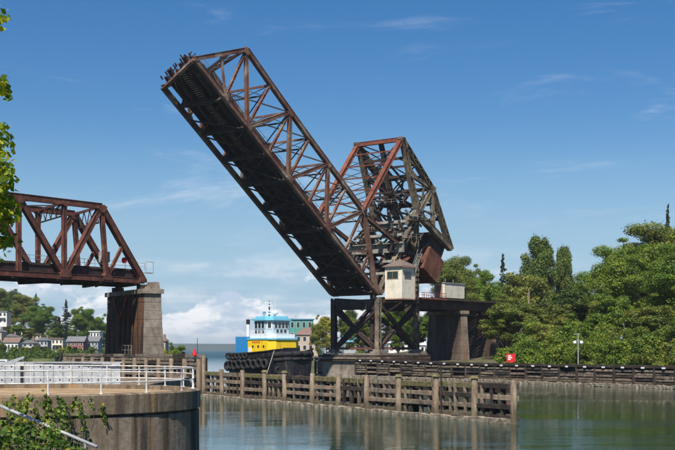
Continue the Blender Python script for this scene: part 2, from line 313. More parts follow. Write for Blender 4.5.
# ------------------------------------------------------------------ layout of the crossing
UU = V((0.617, 0.787, 0)).normalized(); NN = V((-UU.y, UU.x, 0)); ZZ = V((0, 0, 1))
P2 = V((7.8, 240.0, 0)); W = 10.8; SK = 4.3
def bp(k, off, z): return P2 + UU * k + NN * off + ZZ * z          # k along the track, off across it
CH = (NN * -W - UU * SK).normalized(); CP = V((-CH.y, CH.x, 0))     # channel direction towards us, and its normal to the right bank
HK, HZ = -0.7, 16.4; ANG = math.radians(35.9); CA, SA = math.cos(ANG), math.sin(ANG)
def lp(l, t, off): return bp(HK - l * CA + t * SA, off, HZ + l * SA + t * CA)

# ------------------------------------------------------------------ setting: water, ground, hills
def sheet(name, pts, mat, kind='structure'):
    b = MB(); b.v = [V(p) for p in pts]; b.f = [tuple(range(len(pts)))]; return tag(b.build(name, mat), kind=kind)
sheet('water', [(-15000, -200, 0), (15000, -200, 0), (15000, 22000, 0), (-15000, 22000, 0)], M['water'])
sheet('seabed', [(-15000, -200, -6), (15000, -200, -6), (15000, 22000, -6), (-15000, 22000, -6)], M['bank_soil'])
def terrain(name, x0, x1, y0, y1, nx, ny, hf, mat):
    b = MB()
    for j in range(ny + 1):
        for i in range(nx + 1):
            x = x0 + (x1 - x0) * i / nx; y = y0 + (y1 - y0) * j / ny; b.v.append(V((x, y, hf(x, y))))
    for j in range(ny):
        for i in range(nx):
            o = j * (nx + 1) + i; b.f.append((o, o + 1, o + nx + 2, o + nx + 1))
    return tag(b.build(name, mat, smooth=True), kind='structure')
def sst(a, b, x):
    t = max(0, min(1, (x - a) / (b - a))); return t * t * (3 - 2 * t)
def wob(x, y, s): return math.sin(x / s) * math.cos(y / s * 1.3 + 1.1) + 0.5 * math.sin(x / s * 2.3 + y / s * 1.7)
GX = 5.5; GY = 238.0                                                  # guide pier line passes here
def right_dist(x, y): return (V((x, y, 0)) - V((GX, GY, 0))).dot(CP)   # metres inland of the guide pier
def right_h(x, y):
    d = min(right_dist(x, y) - 6, x + 9 + 0.045 * (y - 250)) + 1.5 * wob(x, y, 17)
    return -3 + 5.2 * sst(0, 7, d) + 3.5 * sst(10, 60, d) + 0.5 * wob(x, y, 11) * sst(4, 20, d)
terrain('right_bank', -40, 460, 60, 560, 90, 90, right_h, M['bank_soil'])
def left_h(x, y):
    d = (-66 - (y - 400) * 0.12 - x) + 6 * wob(x, y, 60); e = y - 395
    s = min(d, e)
    return -3 + 5.5 * sst(0, 14, s) + 16 * sst(70, 240, e + 0.2 * d) * sst(0, 120, d) + 8 * sst(120, 330, d) * sst(60, 200, e)
terrain('left_bank', -600, -30, 380, 1100, 70, 80, left_h, M['far_grass'])
def hill_h(x, y): return -4 + 66 * sst(0, 900, y - 7800) * (0.84 + 0.16 * math.sin(x / 900 + 0.6) + 0.07 * math.sin(x / 260))
terrain('far_hills', -5200, 2600, 7750, 9600, 130, 10, hill_h, M['far_wood'])
def farshore_h(x, y): return -3 + 6.5 * sst(0, 16, x + 17 + (y - 430) * 0.02)
terrain('far_right_shore', -22, 260, 412, 640, 40, 16, farshore_h, M['far_grass'])
def quay_h(x, y): return 3.62 if y < 18 else 3.62
b = MB(); b.box(V((0, -20, 0.3)), 160, 76, 6.6); tag(b.build('near_quay', M['concrete']), kind='structure')

# ------------------------------------------------------------------ concrete lock wall nose with rail
NC = V((-16.5, 62, 0)); NR = 9.6
def ring(r, z, a0=0, a1=360, m=72): return [NC + V((r * math.cos(math.radians(a0 + (a1 - a0) * i / m)), r * math.sin(math.radians(a0 + (a1 - a0) * i / m)), z)) for i in range(m)]
nose = thing('lock_wall_nose', (NC.x, NC.y, -4), 'rounded concrete lock wall end with rust streaks, below the white railing', 'wall')
MB().loft([ring(NR + 0.02, -5), ring(NR - 0.02, 2.30), ring(NR - 0.10, 2.36)]).build('wall_body', M['concrete'], nose)
MB().loft([ring(NR - 0.06, 2.40), ring(NR + 0.05, 2.47), ring(NR + 0.05, 3.30), ring(NR - 0.02, 3.36), ring(NR - 0.55, 3.36), ring(NR - 0.56, 3.10)], cap=False).build('wall_cap', M['concrete_cap'], nose)
MB().loft([ring(NR - 0.5, 2.35), ring(NR - 0.5, 3.13)]).build('dirt_fill', M['dirt'], nose)
plat = MB().box(V((-34, 86, 0.55)), 44, 32, 5.1).build('lock_platform', M['concrete']); tag(plat, 'flat concrete lock platform behind the rounded wall end', 'wall')
def railing(rname, angs, label, zb=3.36, R=NR - 0.3, heights=(0.42, 0.74, 1.07)):
    r = thing(rname, tuple(NC + V((0, 0, zb))), label, 'railing')
    pts = [NC + V((R * math.cos(math.radians(a)), R * math.sin(math.radians(a)), zb)) for a in angs]
    for p in pts:
        MB().tube(p, p + ZZ * 1.07, 0.036, 10).build('post', M['rail_paint'], r)
        MB().box(p + ZZ * 0.015, 0.16, 0.16, 0.03).build('base_plate', M['rail_paint'], r)
    for h in heights:
        for i in range(len(angs) - 1):
            bb = MB(); m = 5
            for j in range(m):
                a = math.radians(angs[i] + (angs[i + 1] - angs[i]) * j / m); c = math.radians(angs[i] + (angs[i + 1] - angs[i]) * (j + 1) / m)
                bb.tube(NC + V((R * math.cos(a), R * math.sin(a), zb + h)), NC + V((R * math.cos(c), R * math.sin(c), zb + h)), 0.030, 8, caps=False)
            bb.build('rail', M['rail_paint'], r, smooth=True)
    return r
railing('wall_railing', [238, 252, 266, 281, 296, 311, 327, 346, 365], 'white pipe railing along the near edge of the rounded concrete wall', heights=(0.50, 1.05))
railing('wall_railing', [372, 386, 400, 414, 428, 442, 456, 470, 484], 'white pipe railing along the far edge of the rounded wall', heights=(0.38, 0.72, 1.05))
pw = thing('panel_fence', (-19, 78.5, 3.1), 'low fence of pale grey bolted panels behind the white railing', 'fence')
for i in range(17):
    x = -23.6 + i * 0.60; c = V((x, 78.5 + i * 0.03, 3.80))
    p = MB().box(c, 0.57, 0.07, 1.38).build('panel', M['panel_white'], pw)
    for zz in (3.42, 4.25): MB().tube(V((c.x + 0.1, c.y - 0.065, zz)), V((c.x + 0.1, c.y - 0.03, zz)), 0.045, 8).build('bolt', M['black_metal'], p)
MB().box(V((-18.8, 78.72, 4.52)), 10.5, 0.12, 0.08).build('top_rail', M['pipe_grey'], pw)
# sloping grey pipe and bramble bank at lower left
bank = MB()
bx = [(-30, 18), (-6.9, 18), (-6.6, 24), (-6.4, 30), (-6.9, 36), (-8.5, 44), (-12, 52), (-30, 52)]
bank.prism([V((x, y, -4)) for x, y in bx], V((0, 0, 5.7))); tag(bank.build('near_bank', M['bank_soil']), kind='structure')
pr = thing('handrail', (-7.6, 31, 2.5), 'sloping grey pipe handrail in front of the brambles', 'handrail')
a, c = at(-14, 400, 33), at(97, 447, 31.5)
MB().tube(a, c, 0.045, 10).build('rail', M['pipe_grey'], pr, smooth=True)
for t in (0.12, 0.9):
    p = a.lerp(c, t); MB().tube(V((p.x, p.y + 0.02, 1.6)), p - ZZ * 0.02, 0.035, 8).build('post', M['pipe_grey'], pr)
lr = thing('gate_arm', tuple(atz(22, 74, 3.1)), 'dark post with blue grey arms at the left end of the panel fence', 'gate')
MB().box(atz(22, 74, 3.75), 0.16, 0.16, 1.3).build('post', M['black_metal'], lr)
MB().beam(atz(-6, 74, 4.02), atz(24, 74, 4.86), 0.1, 0.12).build('arm', M['pipe_grey'], lr)
MB().beam(atz(-6, 74.2, 4.3), atz(24, 74.2, 4.9), 0.08, 0.1).build('arm', M['pipe_grey'], lr)

# ------------------------------------------------------------------ foliage builders
def leaves(name, pts, nrm, size, rng, mat, parent, spread=0.8, aspect=0.6, loc=None, stuff=False):
    m = len(pts); pts = np.asarray(pts, dtype=np.float64)
    nv = np.asarray(nrm) + rng.normal(0, spread, (m, 3)); nv /= np.linalg.norm(nv, axis=1)[:, None] + 1e-9
    r = rng.normal(0, 1, (m, 3)); a = np.cross(nv, r); a /= np.linalg.norm(a, axis=1)[:, None] + 1e-9; c = np.cross(nv, a)
    s = (size * rng.uniform(0.6, 1.35, m))[:, None]
    v = np.empty((m, 4, 3)); v[:, 0] = pts - a * s; v[:, 1] = pts - c * s * aspect + nv * s * 0.15; v[:, 2] = pts + a * s; v[:, 3] = pts + c * s * aspect + nv * s * 0.15
    loc = np.zeros(3) if loc is None else np.array(tuple(loc)); v = (v - loc).reshape(-1, 3)
    me = bpy.data.meshes.new(name); me.vertices.add(4 * m); me.vertices.foreach_set('co', v.ravel())
    me.loops.add(4 * m); me.loops.foreach_set('vertex_index', np.arange(4 * m, dtype=np.int32))
    me.polygons.add(m); me.polygons.foreach_set('loop_start', np.arange(0, 4 * m, 4, dtype=np.int32)); me.polygons.foreach_set('loop_total', np.full(m, 4, dtype=np.int32))
    me.update(); o = link_mesh(name, me, mat, parent, V(loc.tolist()))
    return o
def lump_points(lumps, per, rng, inner=0.55):
    P, Nn = [], []
    for (c, r) in lumps:
        c = np.array(c); r = np.array(r); k = int(per * (r[0] * r[1] + r[1] * r[2] + r[0] * r[2]) / 3)
        d = rng.normal(0, 1, (k, 3)); d /= np.linalg.norm(d, axis=1)[:, None]
        rad = (inner + (1.12 - inner) * rng.uniform(0, 1, k) ** 0.7)[:, None]
        j = rng.normal(0, 0.19, (k, 3))
        P.append(c + (d * rad + j) * r); Nn.append(d / r * r.mean() + np.array([0, 0, 0.3]))
    return np.concatenate(P), np.concatenate(Nn)
def branches(mb, base, lumps, trunk_h, r0, rng, frac=0.6):
    top = V((base.x, base.y, base.z + trunk_h)); p = base.copy(); m = 6; pr_ = r0; nodes = [p.copy()]
    for i in range(m):
        q = base.lerp(top, (i + 1) / m) + V((rng.normal(0, 0.03), rng.normal(0, 0.03), 0)) * trunk_h * 0.5
        mb.tube(p, q, pr_, 7, pr_ * 0.83, False); p = q; pr_ *= 0.83; nodes.append(p.copy())
    for (c, r) in lumps:
        if rng.uniform() > frac: continue
        c = V(tuple(c)); cand = [q for q in nodes[1:] if q.z < c.z] or [nodes[1]]
        s = cand[int(rng.integers(0, len(cand)))]; mid = s.lerp(c, 0.5) + V((0, 0, 0.08 * (c - s).length)); rr = r0 * rng.uniform(0.18, 0.32)
        mb.tube(s, mid, rr, 5, rr * 0.65, False); mb.tube(mid, c, rr * 0.65, 5, rr * 0.25, False)
PROTO = {}
def proto_tree(key, kind, h, w, seed, mat, leaf, per, low=0.12, bark='trunk', name='broadleaf_tree', nl=34):
    nl = int(nl * 1.7); rng = np.random.default_rng(seed); lumps = []
    root = empty(name, (0, 0, 0)); tb = MB()
    if kind == 'broad':
        cz = h * (1 + low) / 2; rz = h * (1 - low) / 2
        for i in range(nl):
            d = rng.normal(0, 1, 3); d /= np.linalg.norm(d); d[2] = abs(d[2]) if rng.uniform() < 0.62 else d[2]
            az = math.atan2(d[1], d[0]); env = 0.9 + 0.16 * math.sin(3 * az + seed) + 0.14 * math.sin(5 * az + 2.1 * seed + 4 * d[2]) + 0.1 * math.sin(9 * d[2] + seed)
            f = rng.uniform(0.3, 0.98) * env; rr = (0.085 + 0.16 * rng.uniform(0, 1) ** 1.6) * w / 2 * (1.25 - 0.3 * f)
            wz = 1 - 0.25 * max(0, d[2]); c = (d[0] * w / 2 * f * wz, d[1] * w / 2 * f * wz, cz + d[2] * rz * f)
            lumps.append((c, (rr * rng.uniform(0.9, 1.35), rr * rng.uniform(0.9, 1.35), rr * rng.uniform(0.42, 0.8))))
        branches(tb, V((0, 0, -0.6)), lumps, h * 0.72, h * 0.022, rng, 0.75)
    elif kind == 'poplar':
        for i in range(nl):
            t = rng.uniform(0.05, 1.0); wr = w / 2 * (math.sin(math.pi * min(1, (t * 0.8 + 0.16))) ** 0.7) * rng.uniform(0.2, 1.0); a = rng.uniform(0, 6.283)
            rr = w * rng.uniform(0.06, 0.13) * (1.15 - 0.4 * t)
            lumps.append(((wr * math.cos(a), wr * math.sin(a), h * (0.06 + 0.89 * t)), (rr, rr, rr * rng.uniform(1.6, 3.0))))
        branches(tb, V((0, 0, -0.6)), lumps, h * 0.85, h * 0.016, rng, 0.5)
    elif kind == 'bush':
        for i in range(nl):
            a = rng.uniform(0, 6.283); f = math.sqrt(rng.uniform(0, 1)) * 0.8; z = rng.uniform(0.05, 0.82) * math.sqrt(max(0.05, 1 - f * f))
            rr = rng.uniform(0.15, 0.27) * w / 2
            lumps.append(((f * w / 2 * math.cos(a), f * w / 2 * math.sin(a), z * h), (rr, rr, rr * rng.uniform(0.6, 1.0))))
        for i in range(5):
            c = lumps[i][0]; tb.tube(V((c[0] * 0.2, c[1] * 0.2, -0.5)), V(c), h * 0.016, 5, h * 0.006, False)
    if kind == 'conifer':
        P, Nn = [], []
        for i in range(260):
            t = rng.uniform(0, 1) ** 1.25; z = h * (low + (1 - low) * t); R = w / 2 * ((1 - t) ** 0.85 * (0.8 + 0.25 * math.sin(t * 40)) + 0.03); a = rng.uniform(0, 6.283); Rb = R * rng.uniform(0.55, 1.15); k = int(per * Rb) + 6
            s = rng.uniform(0.08, 1, k) ** 0.7; wd = (0.24 * (1.1 - s) + 0.06) * Rb; x = s * Rb; y = rng.normal(0, 1, k) * wd * 0.6
            zz = z - 0.30 * x + 0.10 * x * x / max(R, .1) + rng.normal(0, 0.12, k)
            P.append(np.stack([x * math.cos(a) - y * math.sin(a), x * math.sin(a) + y * math.cos(a), zz], 1)); Nn.append(np.tile([0.5 * math.cos(a), 0.5 * math.sin(a), 0.8], (k, 1)))
        P = np.concatenate(P); Nn = np.concatenate(Nn); tb.tube(V((0, 0, -0.6)), V((0, 0, h)), h * 0.016, 7, 0.03, False)
    else: P, Nn = lump_points(lumps, per, rng)
    leaves('crown', P, Nn, leaf, rng, M[mat], root, 0.5)
    tb.build('trunk', M[bark], root, smooth=True, origin=(0, 0, 0))
    PROTO[key] = [root, h, w, False]
proto_tree('maple_a', 'broad', 20, 17, 1, 'leaf_green', 0.155, 640, 0.10, bark='pale_trunk', nl=70)
proto_tree('maple_b', 'broad', 20, 16, 2, 'leaf_olive', 0.155, 620, 0.08, nl=64)
proto_tree('round_a', 'broad', 12, 11, 3, 'leaf_green', 0.17, 500, 0.05, nl=52)
proto_tree('round_b', 'broad', 12, 11, 4, 'leaf_dark', 0.17, 500, 0.05, nl=52)
proto_tree('round_c', 'broad', 12, 11, 5, 'leaf_olive', 0.17, 500, 0.05, nl=52)
proto_tree('poplar', 'poplar', 26, 8, 6, 'leaf_poplar', 0.17, 560, name='poplar_tree', nl=80)
proto_tree('conifer', 'conifer', 18, 7, 8, 'leaf_conifer', 0.17, 26, 0.04, name='conifer_tree', nl=22)
proto_tree('yellow', 'broad', 10, 9, 9, 'leaf_yellow', 0.25, 200, 0.05, nl=40)
proto_tree('purple', 'broad', 9, 7, 10, 'leaf_purple', 0.25, 200, 0.08, nl=30)
proto_tree('willow', 'broad', 15, 13, 11, 'leaf_olive', 0.17, 520, -0.02, nl=70, name='willow_tree')
proto_tree('bush_a', 'bush', 4, 7, 12, 'leaf_green', 0.2, 240, name='bush', nl=34)
def plant(key, x, ytop, wpx, D, zb, label, cat='tree', group=None, rot=None):
    """copy of a prototype whose top shows at pixel (x, ytop), at distance D, rooted at height zb"""
    root, h0, w0, used = PROTO[key]; top = at(x, ytop, D)
    o = root if not used else copy_tree(root); PROTO[key][3] = True
    sz = (top.z - zb) / h0; sx = wpx * D / F / w0
    o.location = (top.x, top.y, zb); o.scale = (sx, sx, sz); o.rotation_euler = (0, 0, rot if rot is not None else (x * 1.37 + ytop) % 6.28)
    for kx in ('label', 'category', 'group'):
        if kx in o: del o[kx]
    tag(o, label, cat, group); return o

# ------------------------------------------------------------------ steel bridge pieces
def mem(name, p, q, w, h, mat, parent, side=NN, lace=None, pitch=None, ext=0.0):
    b = MB()
    if parent not in (cwf_, tw_) and name not in ('girder', 'deck_girder', 'stringer', 'floor_beam'): w *= 0.84; h *= 0.82
    if lace: b.laced(p, q, w, h, side, pitch, lace)
    else:
        # solid riveted member: web box with projecting cover plates so that its edges catch light
        x, s, t = frame(p, q, side); L = (q - p).length + 2 * ext; c = (p + q) / 2
        b.box(c, L, w * 0.80, h * 0.92, (x, s, t))
        for sg in (-1, 1): b.box(c + t * (sg * h * 0.46), L - 0.02, w, h * 0.09, (x, s, t))
    return b.build(name, M[mat], parent)
def gusset(p, r, mat, parent, side=NN, w=0.9, flip=False, ax=None):
    x, t = ax or (V(UU), V(ZZ)); r *= 0.85; sg = -1 if flip else 1; pts = []; w *= 0.86; r *= 0.9
    for a, c in ((-1.15, -0.5), (1.15, -0.5), (1.15, 0.12), (0.6, 0.8), (-0.6, 0.8), (-1.15, 0.12)): pts.append(p + x * (a * r) + t * (c * r * sg) - V(side) * (w / 2))
    return MB().prism(pts, V(side) * w).build('gusset_plate', M[mat], parent)

cwf_ = tw_ = None
# ---- raised bascule leaf
leaf = thing('bascule_leaf', tuple(lp(0, 0, W / 2)), 'raised rusty steel truss drawbridge leaf tilted up over the channel', 'bridge')
BN = [0, 6.1, 12.2, 18.8, 25.4, 32.0, 38.6, 45.2, 52.0, 60.8]
def leaf_truss(off, tip, t0l):
    ls = 'leaf_steel'; g = lambda l, t: lp(l, t, off)
    nodes = [x for x in BN if x < t0l - 2] + [t0l, tip]
    for a, c in zip(nodes[:-1], nodes[1:]): mem('bottom_chord', g(a, 0), g(c, 0), 0.85, 0.95, ls, leaf)
    tops = [(12.2, 9.9), (18.8, 9.9), (25.4, 9.9), (32.0, 9.9), (38.6, 10.0), (45.2, 10.15), (t0l + 1.0, 10.4)]
    for a, c in zip(tops[:-1], tops[1:]): mem('top_chord', g(*a), g(*c), 0.9, 1.0, ls, leaf)
    mem('end_post', g(t0l + 1.0, 10.4), g(tip, 0), 0.9, 0.9, ls, leaf); em = (t0l + 1.0 + tip) / 2
    mem('diagonal', g(45.2, 0), g(t0l + 1.0, 10.3), 0.7, 0.72, ls, leaf)
    for lb, lt in ((45.2, 38.6), (32.0, 38.6), (32.0, 25.4), (18.8, 25.4), (18.8, 12.2)): mem('diagonal', g(lb, 0), g(lt, 9.9), 0.72, 0.82, ls, leaf)
    for l in (18.8, 32.0, 45.2, 12.2, 25.4, 38.6): mem('hanger', g(l, 0.3), g(l, 9.6), 0.55, 0.5, ls, leaf, lace='h', pitch=0.7)
    mem('hanger', g(t0l, 0.3), g(t0l + 0.9, 10.0), 0.55, 0.55, ls, leaf, lace='h', pitch=0.7)
    mem('sub_strut', g(t0l, 0.4), g(em, 5.2), 0.4, 0.4, ls, leaf)
    mem('heel_post', g(12.2, 9.9), g(0.2, 0.2), 0.9, 0.95, ls, leaf)
    mem('sub_strut', g(12.2, 0.2), g(6.1, 5.0), 0.5, 0.55, ls, leaf); mem('sub_strut', g(6.1, 0.2), g(6.1, 5.0), 0.5, 0.5, ls, leaf)
    for l, t, r in ((12.2, 9.7, 0.95), (25.4, 9.7, 0.85), (38.6, 9.7, 0.85), (t0l + 0.9, 10.0, 0.85), (18.8, 0.1, 1.0), (32.0, 0.1, 1.0), (45.2, 0.1, 1.0), (t0l, 0.1, 0.8), (0.5, 0.3, 1.3)):
        gusset(g(l, t), r, ls, leaf, w=0.94, flip=t > 5, ax=(lp(1, 0, 0) - lp(0, 0, 0), lp(0, 1, 0) - lp(0, 0, 0)))
leaf_truss(0, 60.8, 52.0); leaf_truss(W, 60.8 - SK, 49.0)
for l in BN[:-1]:
    a, c = lp(l, 0.25, 0.45), lp(l, 0.25, W - 0.45); up = (lp(l, 1, 0) - lp(l, 0, 0))
    b = MB(); dirv = lp(1, 0, 0) - lp(0, 0, 0)
    b.box((a + c) / 2, (c - a).length, 0.12, 1.5, (NN, dirv, up))
    for sg in (-1, 1): b.box((a + c) / 2 + up * (sg * 0.77), (c - a).length - 0.02, 0.5, 0.07, (NN, dirv, up))
    b.build('floor_beam', M['dark_steel'], leaf)
b = MB(); b.beam(lp(60.6, 0.2, 0.3), lp(60.8 - SK - 0.2, 0.2, W - 0.3), 0.5, 1.5, lp(1, 0, 0) - lp(0, 0, 0)); b.build('end_beam', M['leaf_steel'], leaf)
for o in (2.0, 3.9, 6.9, 8.8):
    e = 60.5 - SK * o / W
    mem('stringer', lp(0.3, 0.62, o), lp(e, 0.62, o), 0.4, 1.0, 'dark_steel', leaf)
    b = MB(); b.beam(lp(-0.2, 1.52, o), lp(e + 1.3 + (o % 2) * 0.4, 1.52, o), 0.12, 0.17, NN); b.build('rail', M['black_metal'], leaf)
b = MB(); l = 0.4
while l < 60.2:
    e = 60.4 - l; o1 = W - 0.9 if e > SK else 0.6 + (W - 1.2) * e / SK
    if o1 > 1.5: b.beam(lp(l, 1.27, 0.7), lp(l, 1.27, o1), 0.26, 0.26, lp(1, 0, 0) - lp(0, 0, 0))
    l += 0.46
tag(b.build('cross_ties', M['tie_wood'], leaf), kind='stuff')
for i in range(len(BN) - 2):
    for s in (0, 1):
        a, c = (0.3, W - 0.3) if s else (W - 0.3, 0.3)
        l1 = BN[i + 1]
        if i + 1 == 8: l1 = 52.0 - (SK * 0.7 if (c > 5) else 0)
        mem('lateral_brace', lp(BN[i], -0.35 - 0.12 * s, a), lp(l1, -0.35 - 0.12 * s, c), 0.32, 0.2, 'dark_steel', leaf)
TN = [12.2, 18.8, 25.4, 32.0, 38.6, 45.2]
for i, l in enumerate(TN):
    mem('top_strut', lp(l, 9.85, 0.4), lp(l, 9.85, W - 0.4), 0.4, 0.42, 'leaf_steel', leaf, side=UU, lace='w')
    mem('sway_strut', lp(l, 7.4, 0.4), lp(l, 7.4, W - 0.4), 0.3, 0.3, 'dark_steel', leaf, side=UU)
    for s in (0, 1): mem('sway_brace', lp(l, 9.6, 0.5 if s else W / 2), lp(l, 7.5, W / 2 if s else 0.5), 0.14, 0.12, 'dark_steel', leaf, side=UU); mem('sway_brace', lp(l, 9.6, W - 0.5 if s else W / 2), lp(l, 7.5, W / 2 if s else W - 0.5), 0.14, 0.12, 'dark_steel', leaf, side=UU)
    if i < len(TN) - 1:
        for s in (0, 1): mem('lateral_brace', lp(l, 9.9 + 0.1 * s, 0.3 if s else W - 0.3), lp(TN[i + 1], 9.9 + 0.1 * s, W - 0.3 if s else 0.3), 0.24, 0.2, 'dark_steel', leaf)
# skewed portal at the tip
pa, pb = lp(53.0, 10.3, 0.4), lp(50.0, 10.3, W - 0.4)
mem('portal_strut', pa, pb, 0.5, 0.5, 'dark_steel', leaf, side=UU, lace='w')
pa2, pb2 = lp(55.2, 7.4, 0.4), lp(51.6, 7.6, W - 0.4)
mem('portal_strut', pa2, pb2, 0.45, 0.45, 'dark_steel', leaf, side=UU, lace='w')
for i in range(6):
    s, t = i / 6, (i + 1) / 6; A, B_ = (pa, pb2) if 0 else (pa, pa2)
    p = pa.lerp(pb, s) if i % 2 else pa2.lerp(pb2, s); q = pa2.lerp(pb2, t) if i % 2 else pa.lerp(pb, t)
    mem('portal_brace', p, q, 0.2, 0.16, 'dark_steel', leaf, side=UU)
# locking gear and rail ends bristling at the tip
for i, o in enumerate((1.4, 2.9, 4.6, 6.2, 7.9, 9.6)):
    e = 60.7 - SK * o / W; b = MB(); q_ = (0.5, 1.3, 0.9, 0.4, 1.4, 0.8)[i]; b.beam(lp(e, 0.9, o), lp(e + q_, 1.1, o), 0.5 + 0.3 * q_, 0.5, NN); b.beam(lp(e + q_ * 0.5, 1.2, o - 0.3), lp(e + q_ * 0.6, 1.4 + q_, o - 0.3), 0.16, 0.16, NN); b.beam(lp(e + 0.9, 0.3, o + 0.3), lp(e + 1.6, 0.4, o + 0.3), 0.2, 0.2, NN)
    b.build('rail_lock', M['dark_steel'], leaf)
for off in (-0.62, W + 0.62):                                     # maintenance walkway along each lower chord
    e = 58.5 if off < 0 else 54
    b = MB(); b.beam(lp(1.5, 1.5, off * 0 + (1.1 if off < 0 else W - 1.1)), lp(e, 1.5, (1.1 if off < 0 else W - 1.1)), 0.7, 0.06, NN); b.build('walkway', M['tie_wood'], leaf)
    o2 = 1.0 if off < 0 else W - 1.0; b = MB(); b.beam(lp(1.5, 2.6, o2), lp(e, 2.6, o2), 0.05, 0.05, NN); b.beam(lp(1.5, 2.1, o2), lp(e, 2.1, o2), 0.05, 0.05, NN)
    for i in range(20): l = 1.6 + (e - 2) * i / 19; b.beam(lp(l, 1.5, o2), lp(l, 2.6, o2), 0.05, 0.05, NN)
    b.build('walkway_rail', M['pale_steel'], leaf)

# ---- counterweight frame and links on top of the tower
CTk, CTz = 13.3, 32.6
cwf = thing('counterweight_truss', tuple(bp(CTk, W / 2, CTz)), 'tall triangular steel counterweight frame above the bridge tower', 'bridge frame')
cwf_ = cwf; Ak, Az = 7.8, 46.8; Uk, Uz = 18.4, 38.1; Bk, Bz = 25.4, 26.4
for off in (0, W):
    g = lambda k, z: bp(k, off, z)
    mem('frame_post', g(Ak + 0.3, Az), g(CTk, CTz), 1.0, 1.05, 'grey_steel', cwf, lace='h')
    mem('outer_chord', g(Ak, Az), g(Uk, Uz), 1.0, 1.1, 'grey_steel', cwf, lace='h')
    mem('outer_chord', g(Uk, Uz), g(Bk, Bz), 1.0, 1.1, 'grey_steel', cwf, lace='h')
    mem('lower_chord', g(CTk, CTz), g(Bk, Bz), 1.1, 1.2, 'grey_steel', cwf)
    mem('diagonal', g(Uk - 0.3, Uz - 0.4), g(CTk + 0.5, CTz + 0.3), 0.8, 0.9, 'grey_steel', cwf)
    mem('diagonal', g(10.9, 40.2), g(Uk - 0.2, Uz), 0.6, 0.65, 'grey_steel', cwf)
    mem('hanger', g(Uk, Uz - 0.3), g(19.0, 29.6), 0.7, 0.7, 'grey_steel', cwf)
    mem('strut', g(10.9, 39.8), g(CTk + 1.2, CTz + 0.5), 0.35, 0.35, 'dark_steel', cwf)
    for k, z, r in ((Ak, Az, 1.0), (Uk, Uz, 1.15), (CTk, CTz, 1.5), (Bk - 0.4, Bz + 0.3, 1.0), (10.9, 40.0, 0.7)): gusset(g(k, z), r, 'grey_steel', cwf, w=1.06, flip=z > 36)
    MB().tube(bp(CTk, off - 0.9, CTz), bp(CTk, off + 0.9, CTz), 0.55, 16).build('trunnion', M['dark_steel'], cwf)
    MB().tube(bp(Ak, off - 0.75, Az), bp(Ak, off + 0.75, Az), 0.35, 12).build('pin', M['dark_steel'], cwf)
for (k, z, w) in ((Ak, Az, 0.8), (Uk, Uz, 0.7), (10.9, 40, 0.5), (CTk - 2.6, 37.0, 0.4), (13.1, 42.4, 0.4), (22, 32.2, 0.5)):
    mem('cross_strut', bp(k, 0.5, z), bp(k, W - 0.5, z), w, w, 'link_red' if z == Az else 'dark_steel', cwf, side=UU, lace=None if z == Az else 'w')
for (k0, z0, k1, z1) in ((Ak, Az, 13.1, 42.4), (13.1, 42.4, Uk, Uz), (Uk, Uz, 22, 32.2), (Ak + 0.4, Az - 0.6, 10.7, 40), (10.7, 40, CTk, CTz + 0.5)):
    for s in (0, 1):
        mem('cross_brace', bp(k0, 0.4 if s else W - 0.4, z0 - 0.15 * s), bp(k1, W - 0.4 if s else 0.4, z1 - 0.15 * s), 0.24, 0.22, 'dark_steel', cwf, side=UU)
for off in (0.0, W * 0.5, W):
    for (a0, c0_, a1, c1_) in ((9.0, 44.0, 16.0, 40.0), (9.6, 42.0, 18.0, 37.0), (12.0, 36.5, 20.2, 35.0), (14.0, 33.4, 21.6, 33.0), (16.0, 40.4, 14.6, 33.2), (11.4, 38.4, 16.5, 31.2)):
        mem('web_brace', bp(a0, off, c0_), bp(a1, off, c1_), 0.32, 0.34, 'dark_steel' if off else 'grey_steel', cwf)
for (k, z) in ((9.4, 43.4), (12.2, 36.4), (15.6, 40.3), (20.2, 35.2), (16.4, 35.0)):
    mem('cross_strut', bp(k, 0.4, z), bp(k, W - 0.4, z), 0.4, 0.5, 'dark_steel', cwf, side=UU, lace='w')
mem('centre_post', bp(Ak + 0.6, W / 2, Az - 0.4), bp(CTk, W / 2, CTz), 0.8, 0.8, 'dark_steel', cwf, lace='h'); mem('centre_chord', bp(Uk, W / 2, Uz), bp(CTk, W / 2, CTz + 0.4), 0.6, 0.7, 'dark_steel', cwf, lace='h')
e1 = V((0, 0, 0)) + UU * 0.5 + ZZ * 0.866; e2 = UU * 0.866 - ZZ * 0.5            # block axes
def cwp(a, b_, off): return bp(14.7, off, 21.8) + e2 * a + e1 * b_
cw = MB(); cw.box(cwp(2.85, 2.6, W / 2), 5.7, W + 1.0, 5.2, (e2, NN, e1)); cwo = cw.build('counterweight', M['counterweight_red'], cwf)
MB().box(cwp(3.2, 7.0, W / 2), 5.6, W - 1.4, 4.2, (e2, NN, e1)).build('counterweight_box', M['dark_steel'], cwf)
for off in (0.05, W - 0.05):
    lk = thing('counterweight_link', tuple(lp(12.2, 9.9, off)), ('near' if off < 1 else 'far') + ' red link bar joining the raised leaf to the counterweight frame', 'bridge link')
    mem('link_bar', lp(12.2, 10.0, off), bp(Ak, off, Az), 1.15, 0.95, 'link_red', lk)
    MB().tube(lp(12.2, 10.0, off) - NN * 0.75, lp(12.2, 10.0, off) + NN * 0.75, 0.4, 12).build('pin', M['dark_steel'], lk)
